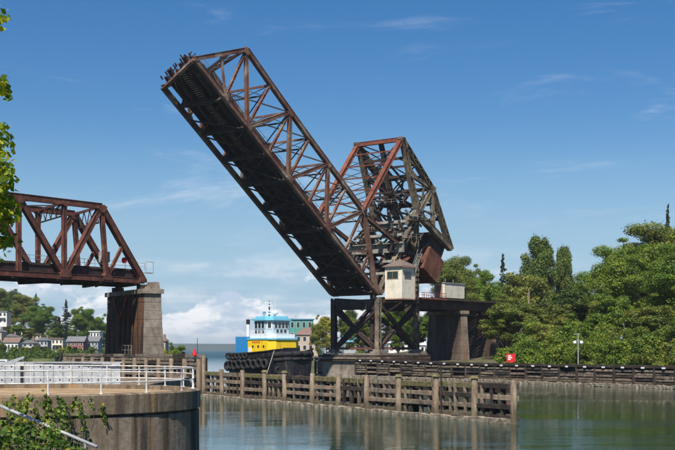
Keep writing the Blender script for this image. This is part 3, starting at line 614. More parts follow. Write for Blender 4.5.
# lattice sway frames between the two links
fl = thing('link_bracing', tuple(lp(12.2, 9.9, W / 2)), 'thin red lattice bracing between the two counterweight links', 'bracing')
LA = [lp(12.2, 10, W / 2).lerp(bp(Ak, W / 2, Az), t) - NN * W / 2 for t in (0.12, 0.3, 0.48, 0.66, 0.84)]
for i, p in enumerate(LA):
    mem('strut', p + NN * 0.5, p + NN * (W - 0.5), 0.3, 0.3, 'link_red', fl, side=UU)
    if i < 4:
        for s in (0, 1): mem('brace', p + NN * (0.5 if s else W - 0.5), LA[i + 1] + NN * (W - 0.5 if s else 0.5), 0.16, 0.14, 'dark_steel', fl, side=UU)
        m = (p + LA[i + 1]) / 2
        mem('brace', m + NN * 0.5, p + NN * W / 2, 0.14, 0.14, 'dark_steel', fl, side=UU); mem('brace', m + NN * (W - 0.5), p + NN * W / 2, 0.14, 0.14, 'dark_steel', fl, side=UU)

# ---- fixed tower
TB = 4.7; KR = 12.9
tw = thing('bridge_tower', tuple(bp(KR / 2, W / 2, TB)), 'dark braced steel tower carrying the raised leaf and its machinery', 'tower')
for k, top in ((0, 16.0), (KR, CTz - 0.8)):
    for off in (0, W):
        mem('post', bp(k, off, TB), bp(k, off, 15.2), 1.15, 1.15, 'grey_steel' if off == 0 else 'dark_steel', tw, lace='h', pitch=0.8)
        if k: mem('post', bp(k, off, 15.2), bp(k, off, top), 1.0, 1.0, 'grey_steel', tw, lace='h', pitch=0.9)
        b = MB(); b.box(bp(k, off, TB + 0.15), 2.2, 2.2, 0.3, (UU, NN, ZZ)); b.box(bp(k, off, TB + 0.5), 1.5, 1.5, 0.5, (UU, NN, ZZ)); b.build('base_shoe', M['pier_stone'], tw)
tw_ = tw
def xbrace(a0, a1, b0, b1, side, w=0.75, mat='dark_steel'):
    mem('cross_brace', a0, b1, w, w * 0.8, mat, tw, side=side); mem('cross_brace', b0, a1, w * 0.92, w * 0.86, mat, tw, side=side)
for k in (0, KR): xbrace(bp(k, 0.3, TB + 0.8), bp(k, 0.3, 13.0), bp(k, W - 0.3, TB + 0.8), bp(k, W - 0.3, 13.0), UU)
for off in (0, W): xbrace(bp(0.3, off, TB + 0.8), bp(0.3, off, 14.2), bp(KR - 0.3, off, TB + 0.8), bp(KR - 0.3, off, 14.2), NN)
for k in (0, KR):
    MB().box(bp(k, W / 2, 14.1), W - 1.2, 0.5, 2.0, (NN, UU, ZZ)).build('transverse_girder', M['dark_steel'], tw)
    mem('base_strut', bp(k, 0.6, TB + 0.9), bp(k, W - 0.6, TB + 0.9), 0.5, 0.5, 'leaf_steel', tw, side=UU)
for off in (0, W):
    mem('deck_girder', bp(0.5, off, 14.9), bp(KR + 0.4, off, 14.9), 0.7, 1.2, 'dark_steel', tw)
    mem('tower_leg', bp(0.3, off, 16.2), bp(CTk - 0.3, off, CTz - 0.5), 1.05, 1.15, 'grey_steel', tw, lace='h')
    mem('tower_strut', bp(6.3, off, 24.6), bp(KR, off, 24.6), 0.7, 0.8, 'dark_steel', tw)
    mem('tower_strut', bp(6.6, off, 24.2), bp(KR, off, 16.2), 0.55, 0.6, 'dark_steel', tw)
    mem('tower_strut', bp(9.6, off, 28.4), bp(KR, off, 24.7), 0.45, 0.5, 'grey_steel', tw)
    mem('bearing_beam', bp(KR - 3.4, off, CTz - 1.2), bp(KR + 2.2, off, CTz - 1.0), 1.3, 0.8, 'grey_steel', tw)
b = MB(); b.box(bp(6.3, W / 2 - 0.3, 25.3), W + 2.4, 0.6, 1.7, (NN, UU, ZZ)); b.box(bp(6.0, W / 2 - 0.3, 26.2), W + 2.6, 1.2, 0.14, (NN, UU, ZZ)); b.build('machinery_girder', M['pale_steel'], tw)
MB().box(bp(9.6, W / 2, 24.5), W + 0.6, 6.4, 0.25, (NN, UU, ZZ)).build('machinery_floor', M['dark_steel'], tw)
for o in (1.6, W - 1.6):
    MB().tube(bp(8.4, o - 0.35, 27.2), bp(8.4, o + 0.35, 27.2), 1.75, 24).build('gear_wheel', M['dark_steel'], tw)
    MB().tube(bp(10.9, o - 0.3, 26.2), bp(10.9, o + 0.3, 26.2), 0.9, 18).build('pinion', M['grey_steel'], tw)
    b = MB(); b.box(bp(10.9, o + (1.6 if o < 5 else -1.6), 25.9), 2.2, 1.6, 1.6, (UU, NN, ZZ)); b.box(bp(10.9, o + (1.6 if o < 5 else -1.6), 27.0), 1.2, 1.0, 0.6, (UU, NN, ZZ)); b.build('motor', M['grey_steel'], tw)
for o in (3.6, W - 3.6): mem('floor_post', bp(8.6, o, 15.6), bp(8.6, o, 24.4), 0.45, 0.45, 'dark_steel', tw)
b = MB(); b.box(bp(9.4, W / 2, 20.0), 2.6, 5.4, 5.2, (UU, NN, ZZ)); b.box(bp(9.4, W / 2, 22.7), 3.0, 5.8, 0.2, (UU, NN, ZZ)); b.build('motor_house', M['dark_steel'], tw)
for k, z in ((11.0, 29.6), (13.3, 30.8)): mem('cross_strut', bp(k, 0.5, z), bp(k, W - 0.5, z), 0.5, 0.55, 'grey_steel', tw, side=UU, lace='w')
for s in (0, 1): mem('portal_brace', bp(12.9, 0.5 if s else W - 0.5, 25.2), bp(12.9, W - 0.5 if s else 0.5, 30.6), 0.45, 0.4, 'dark_steel', tw, side=UU); mem('portal_brace', bp(12.9, 0.5 if s else W - 0.5, 16.4), bp(12.9, W - 0.5 if s else 0.5, 24.2), 0.45, 0.4, 'dark_steel', tw, side=UU)
def walk(root, pts, z, railm='pale_steel'):
    for (p, q) in zip(pts[:-1], pts[1:]):
        MB().beam(p, q, 0.06, 0.9, ZZ).build('platform', M['tie_wood'], root)
        b = MB(); L = (q - p).length; m = max(2, int(L / 1.5)); sd = (q - p).cross(ZZ).normalized() * 0.42
        for h in (0.55, 1.05): b.beam(p + sd + ZZ * h, q + sd + ZZ * h, 0.05, 0.05, ZZ)
        for i in range(m + 1): r = p.lerp(q, i / m) + sd; b.beam(r, r + ZZ * 1.05, 0.05, 0.05, UU)
        b.build('platform_rail', M[railm], root)
walk(tw, [bp(3.0, -1.0, 27.2), bp(12.4, -1.0, 27.2)], 27); walk(tw, [bp(9.5, -1.2, 31.2), bp(17.2, -1.2, 31.2)], 31); walk(tw, [bp(5.0, W + 1, 27.2), bp(12.6, W + 1, 27.2)], 27)
walk(tw, [bp(10.4, W * 0.15, 34.6), bp(10.4, W * 0.85, 34.6)], 34); walk(tw, [bp(7.0, 0.4, 29.2), bp(7.0, W - 0.4, 29.2)], 29)
walk(tw, [bp(6.4, -1.0, 15.7), bp(13.5, -1.0, 15.7)], 15, 'leaf_steel')
b = MB()                                                              # stair from deck to machinery floor
for i in range(16): t = i / 15; b.box(bp(7.2 + 5 * t, -1.4, 16 + 8.4 * t), 0.3, 0.8, 0.05, (UU, NN, ZZ))
for o in (-1.85, -0.95): b.beam(bp(7.2, o, 16), bp(12.2, o, 24.4), 0.06, 0.22, NN); b.beam(bp(7.2, o, 17), bp(12.2, o, 25.4), 0.05, 0.05, NN)
b.build('stair', M['pale_steel'], tw)
st = thing('operating_strut', tuple(bp(1.0, 0.2, 28)), 'long dark operating strut from the leaf top to the tower machinery', 'bridge strut')
for off in (0.25, W - 0.25):
    mem('strut_bar', lp(12.6, 9.4, off), bp(7.5, off, 25.9), 0.8, 0.8, 'leaf_steel', st); b = MB()
    for i in range(26): t = 0.25 + 0.72 * i / 25; p = lp(12.6, 9.4, off).lerp(bp(7.5, off, 25.9), t); b.box(p - ZZ * 0.5, 0.12, 0.4, 0.22, (UU, NN, ZZ))
    b.build('rack_teeth', M['dark_steel'], st)

rk = random.Random(77)
for (ka, za, kb, zb) in ((4.6, 21.4, 12.6, 27.8), (8.0, 31.2, 12.8, 25.0), (5.2, 27.0, 10.6, 31.6), (2.6, 19.0, 9.0, 24.2), (10.2, 33.6, 14.8, 30.2), (6.2, 24.0, 12.8, 20.4)):
    for off in (0.7, 3.2, W - 3.2, W - 0.7): mem('machinery_strut', bp(ka + rk.uniform(-.4, .4), off, za + rk.uniform(-.4, .4)), bp(kb + rk.uniform(-.4, .4), off + rk.uniform(-0.8, 0.8), zb + rk.uniform(-.4, .4)), 0.34, 0.36, rk.choice(('grey_steel', 'dark_steel', 'leaf_steel', 'pale_steel')), tw)
for k, z in ((4.4, 22.6), (7.4, 28.0), (9.2, 30.8), (11.8, 28.2), (12.6, 22.2), (3.0, 20.2)): mem('machinery_beam', bp(k, -0.4, z), bp(k, W + 0.4, z), 0.4, 0.5, rk.choice(('grey_steel', 'dark_steel', 'pale_steel')), tw, side=UU, lace='w')
for i in range(9): MB().box(bp(rk.uniform(5, 12), rk.uniform(0.2, W - 0.5), 24.9 + rk.uniform(0, 0.5)), rk.uniform(0.6, 1.4), rk.uniform(0.6, 1.6), rk.uniform(0.7, 1.5), (UU, NN, ZZ)).build('gear_box', M[rk.choice(('grey_steel', 'pale_steel', 'dark_steel', 'link_red'))], tw)
# ---- operator's cabin hung outside the tower
cab = thing('control_cabin', tuple(bp(3.2, -2.6, 14.9)), 'cream bridge operator cabin with hipped brown roof hung beside the tower', 'cabin')
k0, k1, o0, o1 = 1.3, 5.6, -4.7, -0.8; kc, oc = (k0 + k1) / 2, (o0 + o1) / 2
MB().box(bp(kc, oc, 18.2), k1 - k0, o1 - o0, 6.0, (UU, NN, ZZ)).build('wall', M['cream_paint'], cab)
MB().box(bp(kc, oc, 15.08), k1 - k0 + 0.15, o1 - o0 + 0.15, 0.22, (UU, NN, ZZ)).build('floor_trim', M['cabin_trim'], cab)
ev = [bp(k0 - 0.45, o0 - 0.45, 21.2), bp(k1 + 0.45, o0 - 0.45, 21.2), bp(k1 + 0.45, o1 + 0.45, 21.2), bp(k0 - 0.45, o1 + 0.45, 21.2)]
r = MB(); r.v = ev + [p + ZZ * 0.16 for p in ev] + [bp(kc, oc, 22.85)]; r.f = [(0, 3, 2, 1), (0, 1, 5, 4), (1, 2, 6, 5), (2, 3, 7, 6), (3, 0, 4, 7), (4, 5, 8), (5, 6, 8), (6, 7, 8), (7, 4, 8)]
ro = r.build('roof', M['cabin_roof'], cab); MB().tube(bp(kc, oc, 22.8), bp(kc, oc, 24.2), 0.07, 8).build('finial', M['black_metal'], ro)
def win_face(root, c, along, out, w, h, frame_mat, glass_mat, mull=1, name='window'):
    f = MB(); f.box(c + out * 0.03, w + 0.16, 0.08, h + 0.16, (along, out, ZZ)); fo = f.build(name, M[frame_mat], root)
    pw_ = w / mull
    for i in range(mull): MB().box(c + along * (-w / 2 + pw_ * (i + 0.5)) + out * 0.062, pw_ - 0.07, 0.04, h - 0.02, (along, out, ZZ)).build('pane', M[glass_mat], fo)
    return fo
win_face(cab, bp(k0, oc + 0.25, 19.65), NN, -UU, 2.5, 1.35, 'cabin_trim', 'green_glass', 2); win_face(cab, bp(kc - 0.3, o0, 19.65), UU, -NN, 2.1, 1.2, 'cabin_trim', 'dark_glass', 2)
MB().box(bp(kc, o0 - 0.5, 21.14), k1 - k0 + 0.9, 0.12, 0.14, (UU, NN, ZZ)).build('gutter', M['cabin_trim'], ro)
MB().tube(bp(k1 - 0.15, o0 - 0.08, 15.2), bp(k1 - 0.15, o0 - 0.08, 21.1), 0.06, 6).build('downpipe', M['cabin_trim'], cab)
for (k, o) in ((k0, o0), (k0, o1), (k1, o0)): MB().box(bp(k, o, 18.2), 0.14, 0.14, 6.0 - 0.02, (UU, NN, ZZ)).build('corner_board', M['cream_paint'], cab)
for k in (k0 + 0.3, k1 - 0.3): mem('bracket', bp(k, -0.3, 14.72), bp(k, o0 + 0.1, 14.72), 0.3, 0.5, 'dark_steel', cab, side=UU); mem('bracket_strut', bp(k, -0.4, 12.3), bp(k, o0 + 0.4, 14.4), 0.25, 0.25, 'dark_steel', cab, side=UU)

# ---- approach viaduct on the right
via = thing('approach_viaduct', tuple(bp(30, W / 2, 14)), 'dark steel girder approach viaduct running right from the tower into the trees', 'bridge')
for i, (a, c) in enumerate(((13.6, 29.5), (29.5, 42.5), (42.5, 58), (58, 76), (76, 98))):
    for off in (0.4, 3.6, 7.2, W - 0.4): mem('girder', bp(a + 0.05, off, 14.6), bp(c - 0.05, off, 14.6), 0.55, 1.9, 'dark_steel', via)
    for j in range(5): k = a + (c - a) * (j + 0.5) / 5; mem('cross_frame', bp(k, 0.7, 14.4), bp(k, W - 0.7, 14.4), 0.3, 1.2, 'dark_steel', via, side=UU)
b = MB(); k = 13.4
while k < 98: b.box(bp(k, W / 2, 15.72), 0.26, W + 1.8, 0.26, (UU, NN, ZZ)); k += 0.52
tag(b.build('cross_ties', M['tie_wood'], via), kind='stuff')
for o in (2.0, 3.5, 7.3, 8.8): MB().box(bp(55.5, o, 15.94), 85, 0.1, 0.16, (UU, NN, ZZ)).build('rail', M['black_metal'], via)
b = MB(); 
for i in range(12): b.beam(bp(13.8 + i * 0.8, -0.8, 15.8), bp(13.8 + i * 0.8, -0.8, 16.9), 0.07, 0.07, UU)
for z in (16.35, 16.9): b.beam(bp(13.8, -0.8, z), bp(22.6, -0.8, z), 0.06, 0.08, NN)
b.build('walkway_rail', M['link_red'], via); MB().box(bp(18.2, -0.6, 15.66), 9.0, 1.0, 0.3, (UU, NN, ZZ)).build('walkway', M['link_red'], via)
def stone_pier(center, length, thick, z0, z1, label, batter=0.05, mat='pier_stone', shade_stain=None):
    rs_ = random.Random(3)
    r = thing('stone_pier', (center.x, center.y, z0), label, 'bridge pier'); h = z1 - z0
    def rect(z, gx, gy): return [center + CH * (s * (length / 2 + gx)) + CP * (t * (thick / 2 + gy)) + ZZ * z for s, t in ((1, 1), (1, -1), (-1, -1), (-1, 1))]
    courses = max(4, int(h / 1.25)); rnd = random.Random(int(length * 100))
    for i in range(courses):
        za = z0 + h * i / courses; zb = z0 + h * (i + 1) / courses; ga = batter * (z1 - za); gb = batter * (z1 - zb); j = rnd.uniform(-0.02, 0.02)
        so_ = MB().loft([rect(za + 0.03, ga + j, ga + j), rect(zb, gb + j, gb + j)]).build('stone_course', M[mat], r)
        if shade_stain:
            so_.data.materials.append(M[shade_stain])
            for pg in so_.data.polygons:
                if abs(pg.normal.dot(CP)) > 0.6: pg.material_index = 1  # broad side faces take the material with shade in its colour
    MB().loft([rect(z0, batter * h * 0.92 - 0.05, batter * h * 0.92 - 0.05), rect(z1 - 0.1, -0.06, -0.06)]).build('core', M['rust_shade_stone'], r)
    MB().loft([rect(z1, 0.4, 0.35), rect(z1 + 0.7, 0.4, 0.35)]).build('cap', M[mat], r)
    return r, rect
pc = bp(31.4, W / 2, 0) + UU * 1.2
stone_pier(pc, 12.0, 1.5, 0.5, 12.9, 'dark stone bridge pier nearest the tower under the viaduct', 0.045, 'brown_stone', 'dark_shaded_stone')
pc = bp(44.2, W / 2, 0) + UU * 1.2
stone_pier(pc, 12.0, 1.5, 1.0, 12.9, 'dark stone viaduct pier half hidden by the leafy willow', 0.045, 'brown_stone', 'dark_shaded_stone')
stone_pier(bp(58.5, W / 2, 0) + UU, 13.5, 2.4, 1.0, 12.9, 'viaduct pier hidden deep in the trees', 0.055, 'dark_shaded_stone')
sh = thing('track_shed', tuple(bp(26.4, 0, 15.9)), 'small cream flat roofed shed on the viaduct right of the tower', 'shed')
MB().box(bp(26.6, 1.0, 17.6), 7.6, 2.6, 3.0, (UU, NN, ZZ)).build('wall', M['cream_paint'], sh); MB().box(bp(26.6, 1.0, 19.18), 7.9, 2.9, 0.18, (UU, NN, ZZ)).build('roof', M['pale_steel'], sh)
MB().box(bp(22.72, 1.0, 17.4), 0.1, 1.6, 2.4, (UU, NN, ZZ)).build('door', M['cabin_trim'], sh)
for k in (25, 28): MB().tube(bp(k, 1, 19.2), bp(k, 1, 20.1), 0.05, 6).build('vent_pipe', M['pipe_grey'], sh)

up_ = thing('utility_pole', tuple(bp(56.5, -1.0, 15.6)), 'bare wooden utility pole standing on the viaduct among the trees', 'pole')
MB().tube(bp(56.5, -1.0, 15.4), bp(56.5, -1.0, 19.2), 0.16, 8, 0.12).build('shaft', M['pale_trunk'], up_); MB().box(bp(56.5, -1.0, 18.7), 1.6, 0.12, 0.14, (UU, NN, ZZ)).build('crossarm', M['trunk'], up_)
# ---- fixed through truss on the left
lt = thing('truss_bridge', tuple(bp(-61, W / 2, 16)), 'fixed rust red through truss railway span ending on the left stone pier', 'bridge')
def fixed_truss(off, sh_):
    g = lambda k, z: bp(k + sh_, off, z); rs = 'red_steel'; bn = [-61.0, -68.4, -76.4, -84.4, -92.4, -100.4, -108.4]
    for a, c in zip(bn[:-1], bn[1:]): mem('bottom_chord', g(a, 15.9), g(c, 15.9), 0.85, 1.0, rs, lt)
    tn = [-69.5, -76.4, -84.4, -92.4, -100.4, -108.4]
    for a, c in zip(tn[:-1], tn[1:]): mem('top_chord', g(a, 26.6), g(c, 26.6), 0.95, 1.05, rs, lt)
    mem('end_post', g(-61.0, 15.9), g(-69.5, 26.6), 1.0, 1.05, rs, lt)
    mem('diagonal', g(-76.4, 15.9), g(-69.6, 26.4), 0.85, 0.95, rs, lt); mem('diagonal', g(-76.4, 15.9), g(-84.4, 26.4), 0.85, 0.95, rs, lt); mem('diagonal', g(-92.4, 15.9), g(-84.4, 26.4), 0.8, 0.9, rs, lt); mem('diagonal', g(-92.4, 15.9), g(-100.4, 26.4), 0.8, 0.9, rs, lt)
    mem('hanger', g(-68.4, 16.2), g(-69.4, 26.2), 0.7, 0.75, rs, lt)
    for k in (-76.4, -84.4, -92.4, -100.4): mem('hanger', g(k, 16.2), g(k, 26.2), 0.7, 0.75, rs, lt)
    mem('sub_strut', g(-68.3, 16.2), g(-65.2, 21.1), 0.5, 0.55, rs, lt)
    for k, z, r in ((-69.5, 26.3, 0.95), (-76.4, 16.2, 1.15), (-68.4, 16.1, 0.95), (-84.4, 26.3, 0.95), (-76.4, 26.4, 0.7), (-61.4, 16.0, 0.9), (-92.4, 16.2, 1.1)): gusset(g(k, z), r, rs, lt, w=1.0, flip=z > 20)
fixed_truss(0, 0); fixed_truss(W, SK - 0.4)
for i, k in enumerate((-68.4, -76.4, -84.4, -92.4, -100.4)): mem('floor_beam', bp(k, 0.5, 15.9), bp(k + (SK if k > -70 else 0), W - 0.5, 15.9), 0.45, 1.7, 'dark_steel', lt, side=UU)
mem('end_beam', bp(-61.5, 0.4, 15.9), bp(-61.5 + SK, W - 0.4, 15.9), 0.45, 1.6, 'dark_steel', lt, side=UU)
for o in (0.9, 2.6, 4.0, 6.8, 8.2, W - 0.9): mem('stringer', bp(-108, o, 16.6), bp(-61.3 + SK * o / W, o, 16.6), 0.35, 1.5, 'dark_steel', lt)
b = MB(); k = -108
while k < -57.2:
    o0_ = max(0.6, (k + 61.2) / SK * W + 0.4); 
    if o0_ < W - 1.5: b.box(bp(k, (o0_ + W - 0.6) / 2, 17.5), 0.26, W - 0.6 - o0_, 0.28, (UU, NN, ZZ))
    k += 0.46
tag(b.build('cross_ties', M['tie_wood'], lt), kind='stuff')
for o in (2.6, 4.0, 6.8, 8.2): MB().box(bp(-84.5 + SK * o / W / 2, o, 17.74), 47 + SK * o / W, 0.1, 0.17, (UU, NN, ZZ)).build('rail', M['black_metal'], lt)
for a, c in ((-61.5, -68.4), (-68.4, -76.4), (-76.4, -84.4), (-84.4, -92.4), (-92.4, -100.4)):
    for s in (0, 1): mem('lateral_brace', bp(a, 0.4 if s else W - 0.4, 15.3 + 0.1 * s), bp(c, W - 0.4 if s else 0.4, 15.3 + 0.1 * s), 0.3, 0.2, 'dark_steel', lt)
def sway(ka, kb, z, d, m=8):
    p, q = bp(ka, 0.5, z), bp(kb, W - 0.5, z); mem('sway_strut', p, q, 0.4, 0.4, 'red_steel', lt, side=UU); mem('sway_strut', p - ZZ * d, q - ZZ * d, 0.25, 0.22, 'dark_steel', lt, side=UU)
    for i in range(m): a = p.lerp(q, i / m); c = p.lerp(q, (i + 1) / m); mem('sway_brace', a if i % 2 else a - ZZ * d, (c - ZZ * d) if i % 2 else c, 0.13, 0.12, 'dark_steel', lt, side=UU)
sway(-69.5, -69.5 + SK - 0.4, 26.5, 2.3); sway(-76.4, -76.4 + SK - 0.4, 26.5, 1.9); sway(-84.4, -84.4 + SK - 0.4, 26.5, 1.9); sway(-92.4, -92.4 + SK - .4, 26.5, 1.9)
for a, c in ((-69.5, -76.4), (-76.4, -84.4), (-84.4, -92.4)):
    for s in (0, 1): mem('top_lateral', bp(a, 0.3 if s else W - 0.3, 26.7 + 0.1 * s), bp(c, W - 0.3 if s else 0.3, 26.7 + 0.1 * s), 0.25, 0.2, 'dark_steel', lt)
b = MB(); 
for i in range(13): b.beam(bp(-84 + i * 2.0, 0.75, 17.6), bp(-84 + i * 2.0, 0.75, 18.7), 0.05, 0.05, UU)
for z in (18.15, 18.7): b.beam(bp(-84, 0.75, z), bp(-60, 0.75, z), 0.05, 0.05, NN)
b.beam(bp(-60.4, 0.3, 17.2), bp(-58.9, 0.3, 17.2), 0.8, 0.1, NN); b.beam(bp(-60.4, 0, 17.2), bp(-60.4, 0, 18.9), 0.06, 0.06, NN); b.beam(bp(-58.9, 0, 17.2), bp(-58.9, 0, 18.9), 0.06, 0.06, NN); b.beam(bp(-60.4, 0, 18.9), bp(-58.9, 0, 18.9), 0.06, 0.06, NN)
b.build('walkway_rail', M['pale_steel'], lt)
MB().box(bp(-66.2, 3.0, 19.4), 1.0, 1.4, 1.6, (UU, NN, ZZ)).build('signal_cabinet', M['pale_steel'], lt); MB().tube(bp(-64.5, 0.6, 18.9), bp(-64.45, 0.3, 18.9), 0.45, 14).build('signal_disc', M['signal_red'], lt)

# left stone pier, its ragged broken top
pcl = bp(-59.7, 0, 0) - CH * 5.4 - CP * 0.55
pr_, rect = stone_pier(pcl + V((0, 0, 0)), 16.2, 2.7, 0.8, 13.9, 'tall weathered stone pier streaked with rust under the left truss', 0.035, shade_stain='rust_shade_stone')
rnd = random.Random(5)
for i in range(9):
    s = 8.0 - rnd.uniform(0.3, 3.0); t = rnd.uniform(-0.2, 1.1); h = rnd.uniform(0.5, 1.5) * (0.6 + 0.3 * t)
    MB().loft([[pcl + CH * (s + a * 0.55) + CP * (t + c * 0.5) + ZZ * 14.55 for a, c in ((1, 1), (1, -1), (-1, -1), (-1, 1))], [pcl + CH * (s + a * 0.4) + CP * (t + c * 0.36) + ZZ * (14.6 + h) for a, c in ((1, 1), (1, -1), (-1, -1), (-1, 1))]]).build('cap_stone', M['pier_stone'], pr_)
for s in (5.6, -5.4):
    MB().box(pcl + CH * s - CP * 0.6 + ZZ * 14.95, 1.5, 1.5, 0.75, (CH, CP, ZZ)).build('bearing', M['dark_steel'], pr_)
# ladder, pipes and walkway on its shaded face
fz = lambda s, z, out=0.25: pcl + CH * s - CP * (1.35 + 0.035 * (13.9 - z) + out) + ZZ * z
b = MB()
for s in (2.0, 2.6): b.beam(fz(s, 2.5), fz(s, 14.2), 0.07, 0.07, CH)
for i in range(28): z = 2.7 + i * 0.41; b.beam(fz(2.0, z), fz(2.6, z), 0.04, 0.04, ZZ)
b.build('ladder', M['link_red'], pr_)
for s, z0_ in ((4.0, 2), (-1.2, 6), (0.6, 4)): b = MB(); b.tube(fz(s, z0_), fz(s + 0.4, 14.4), 0.13, 8); b.build('drain_pipe', M['dark_steel'], pr_)
b = MB()
for s in (3.0, 4.4, 5.8, 7.2): b.beam(fz(s, 4.6, 1.4), fz(s, 6.0, 1.4), 0.06, 0.06, CH)
for z in (5.3, 6.0): b.beam(fz(3.0, z, 1.4), fz(7.2, z, 1.4), 0.06, 0.06, CP)
b.build('walkway_rail', M['pale_steel'], pr_)
b = MB(); b.beam(fz(-1.5, 9.5, 0.4), fz(1.8, 13.6, 0.4), 0.3, 0.3, CP); b.beam(fz(-3.5, 13.4, 0.5), fz(-1.0, 9.8, 0.5), 0.3, 0.3, CP); b.build('brace', M['link_red'], pr_)

# ------------------------------------------------------------------ timber fender in the channel
def timber_beam(name, p, q, w, h, mat, parent, rnd, j=0.03):
    d = V((rnd.uniform(-j, j), rnd.uniform(-j, j), rnd.uniform(-j, j))); x, s, t = frame(p, q, (0, 0, 1))
    bb = MB(); L = (q - p).length; m = 9 if name == 'foot_log' else 3; rings = []; va = 0.28 if name == 'foot_log' else 0.1
    for i in range(m + 1):
        c = p.lerp(q, i / m) + d + t * rnd.uniform(-j, j); ww = w * rnd.uniform(1 - va, 1 + va); hh = h * rnd.uniform(1 - va, 1 + va); e = 0.14
        rings.append([c + s * (a * hh / 2) + t * (k * ww / 2) for a, k in ((1 - e, 1), (1, 1 - e), (1, -1 + e), (1 - e, -1), (-1 + e, -1), (-1, -1 + e), (-1, 1 - e), (-1 + e, 1))])
    bb.loft(rings); return bb.build(name, M[mat], parent)
def pile(name, p, h, r, mat, parent, rnd):
    bb = MB(); rings = []
    for i in range(5):
        z = -3 + (h + 3) * i / 4; rr = r * (1.06 - 0.1 * i / 4) * rnd.uniform(0.95, 1.05); ox, oy = rnd.uniform(-.03, .03), rnd.uniform(-.03, .03)
        rings.append([V((p.x + ox + rr * math.cos(a * math.pi / 5), p.y + oy + rr * math.sin(a * math.pi / 5), z)) for a in range(10)])
    bb.loft(rings); return bb.build(name, M[mat], parent, smooth=False)
rnd = random.Random(11)
fen = thing('timber_fender', (0.3, 112.8, 0), 'weathered timber fender of posts and stacked walers standing in the channel', 'fender')
PX = [206, 224, 245, 267, 287, 315, 341, 369.5, 401.5, 439, 477.5, 517]
def fpt(px, s=0.0):
    a = (px - CXP) / F; Y = 113.4 / (1 + 1.862 * a); return V((a * Y, Y, 0)) + CPF * s
fd = V((1, -1.862, 0)).normalized(); CPF = V((fd.y, -fd.x, 0)) * -1.0           # CPF points away from the viewer
posts = [fpt(x) for x in PX]
for i, p in enumerate(posts):
    top = 3.1 + rnd.uniform(-0.05, 0.12) + (1.6 if i == 0 else 0)
    po = pile('post', p - CPF * 0.28, top, 0.25, 'timber_post', fen, rnd)
    if i in (3, 4, 8, 9, 10): bb = MB(); bb.loft([[p - CPF * 0.28 + V((0.36 * math.cos(a), 0.36 * math.sin(a), top)) for a in [k * math.pi / 4 for k in range(8)]], [p - CPF * 0.28 + V((0.22 * math.cos(a), 0.22 * math.sin(a), top + 0.22)) for a in [k * math.pi / 4 for k in range(8)]]]); bb.build('moss_cap', M['moss'], po)
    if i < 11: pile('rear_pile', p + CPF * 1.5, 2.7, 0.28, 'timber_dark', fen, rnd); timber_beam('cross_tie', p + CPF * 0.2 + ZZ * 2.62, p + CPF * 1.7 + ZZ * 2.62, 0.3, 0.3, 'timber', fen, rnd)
for i in range(len(posts) - 1):
    p, q = posts[i], posts[i + 1]
    for zi, (z, hh) in enumerate(((0.42, 0.34), (1.12, 0.36), (1.86, 0.36), (2.62, 0.42))):
        if (i == 6 and zi == 1) or (i == 8 and zi == 0) or (i == 3 and zi == 1): continue
        timber_beam('waler', p + ZZ * z, q + ZZ * z, 0.32, hh, 'moss' if zi == 3 and i % 3 != 1 else rnd.choice(('timber', 'timber', 'timber_post', 'timber_dark')), fen, rnd, 0.07)
    L = (q - p).length; m = max(4, int(L / 1.05))
    for j in range(m):
        t = (j + 0.5) / m + rnd.uniform(-0.02, 0.02); c = p.lerp(q, t)
        timber_beam('block', c + CPF * 0.04 + ZZ * 0.25, c + CPF * 0.04 + ZZ * (2.8 + rnd.uniform(-0.12, 0.1)), 0.26, 0.30, 'timber' if rnd.random() < 0.5 else 'timber_dark', fen, rnd, 0.08)
    q2 = p.lerp(q, 0.5) if i == len(posts) - 2 else q
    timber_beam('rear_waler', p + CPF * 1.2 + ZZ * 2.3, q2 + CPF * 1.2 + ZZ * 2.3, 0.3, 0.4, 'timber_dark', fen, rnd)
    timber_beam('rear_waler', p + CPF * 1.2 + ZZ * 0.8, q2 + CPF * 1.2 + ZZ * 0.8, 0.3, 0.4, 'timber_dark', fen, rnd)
    timber_beam('foot_log', p - CPF * 0.55 + ZZ * 0.10, q - CPF * 0.55 + ZZ * 0.10, 0.5, 0.42, 'timber_wet', fen, rnd, 0.06)
pile('post', posts[9] + fd * 0.9 - CPF * 0.4, 4.3, 0.07, 'timber_dark', fen, rnd)

# ------------------------------------------------------------------ timber crib round the left pier, guide pier along the right bank
def crib(root, p, q, n_, z1, rows, mats, step_posts=1, post_h=None, post_r=0.3, gap=0.02):
    L = (q - p).length; d = (q - p).normalized(); nrm = V((d.y, -d.x, 0))
    if nrm.dot(-p) < 0: nrm = -nrm                                      # towards the viewer
    for i in range(n_ + 1):
        c = p.lerp(q, i / n_); pile('post', c + nrm * 0.32, (post_h or z1), post_r, mats[1], root, rnd)
    for i in range(n_):
        a, c = p.lerp(q, i / n_), p.lerp(q, (i + 1) / n_)
        for z, h, o in rows: timber_beam('waler', a + ZZ * z + nrm * o, c + ZZ * z + nrm * o, 0.34, h, mats[0] if rnd.random() < 0.75 else mats[2], root, rnd)
    return nrm
cr = thing('pier_crib', tuple(fpt(203)), 'dark timber crib of stacked beams around the foot of the left pier', 'timber crib')
c0 = V((-15.4, 141.5, 0)); c1 = c0 - CH * 52
nrm = crib(cr, c0, c1, 13, 4.5, [(4.62, 0.34, 0.1), (4.16, 0.34, 0), (3.7, 0.34, 0.08), (3.22, 0.3, 0), (2.3, 0.34, 0.05), (1.4, 0.34, 0.05), (0.5, 0.34, 0.1)], ('timber', 'timber_post', 'timber_dark'), post_h=4.3)
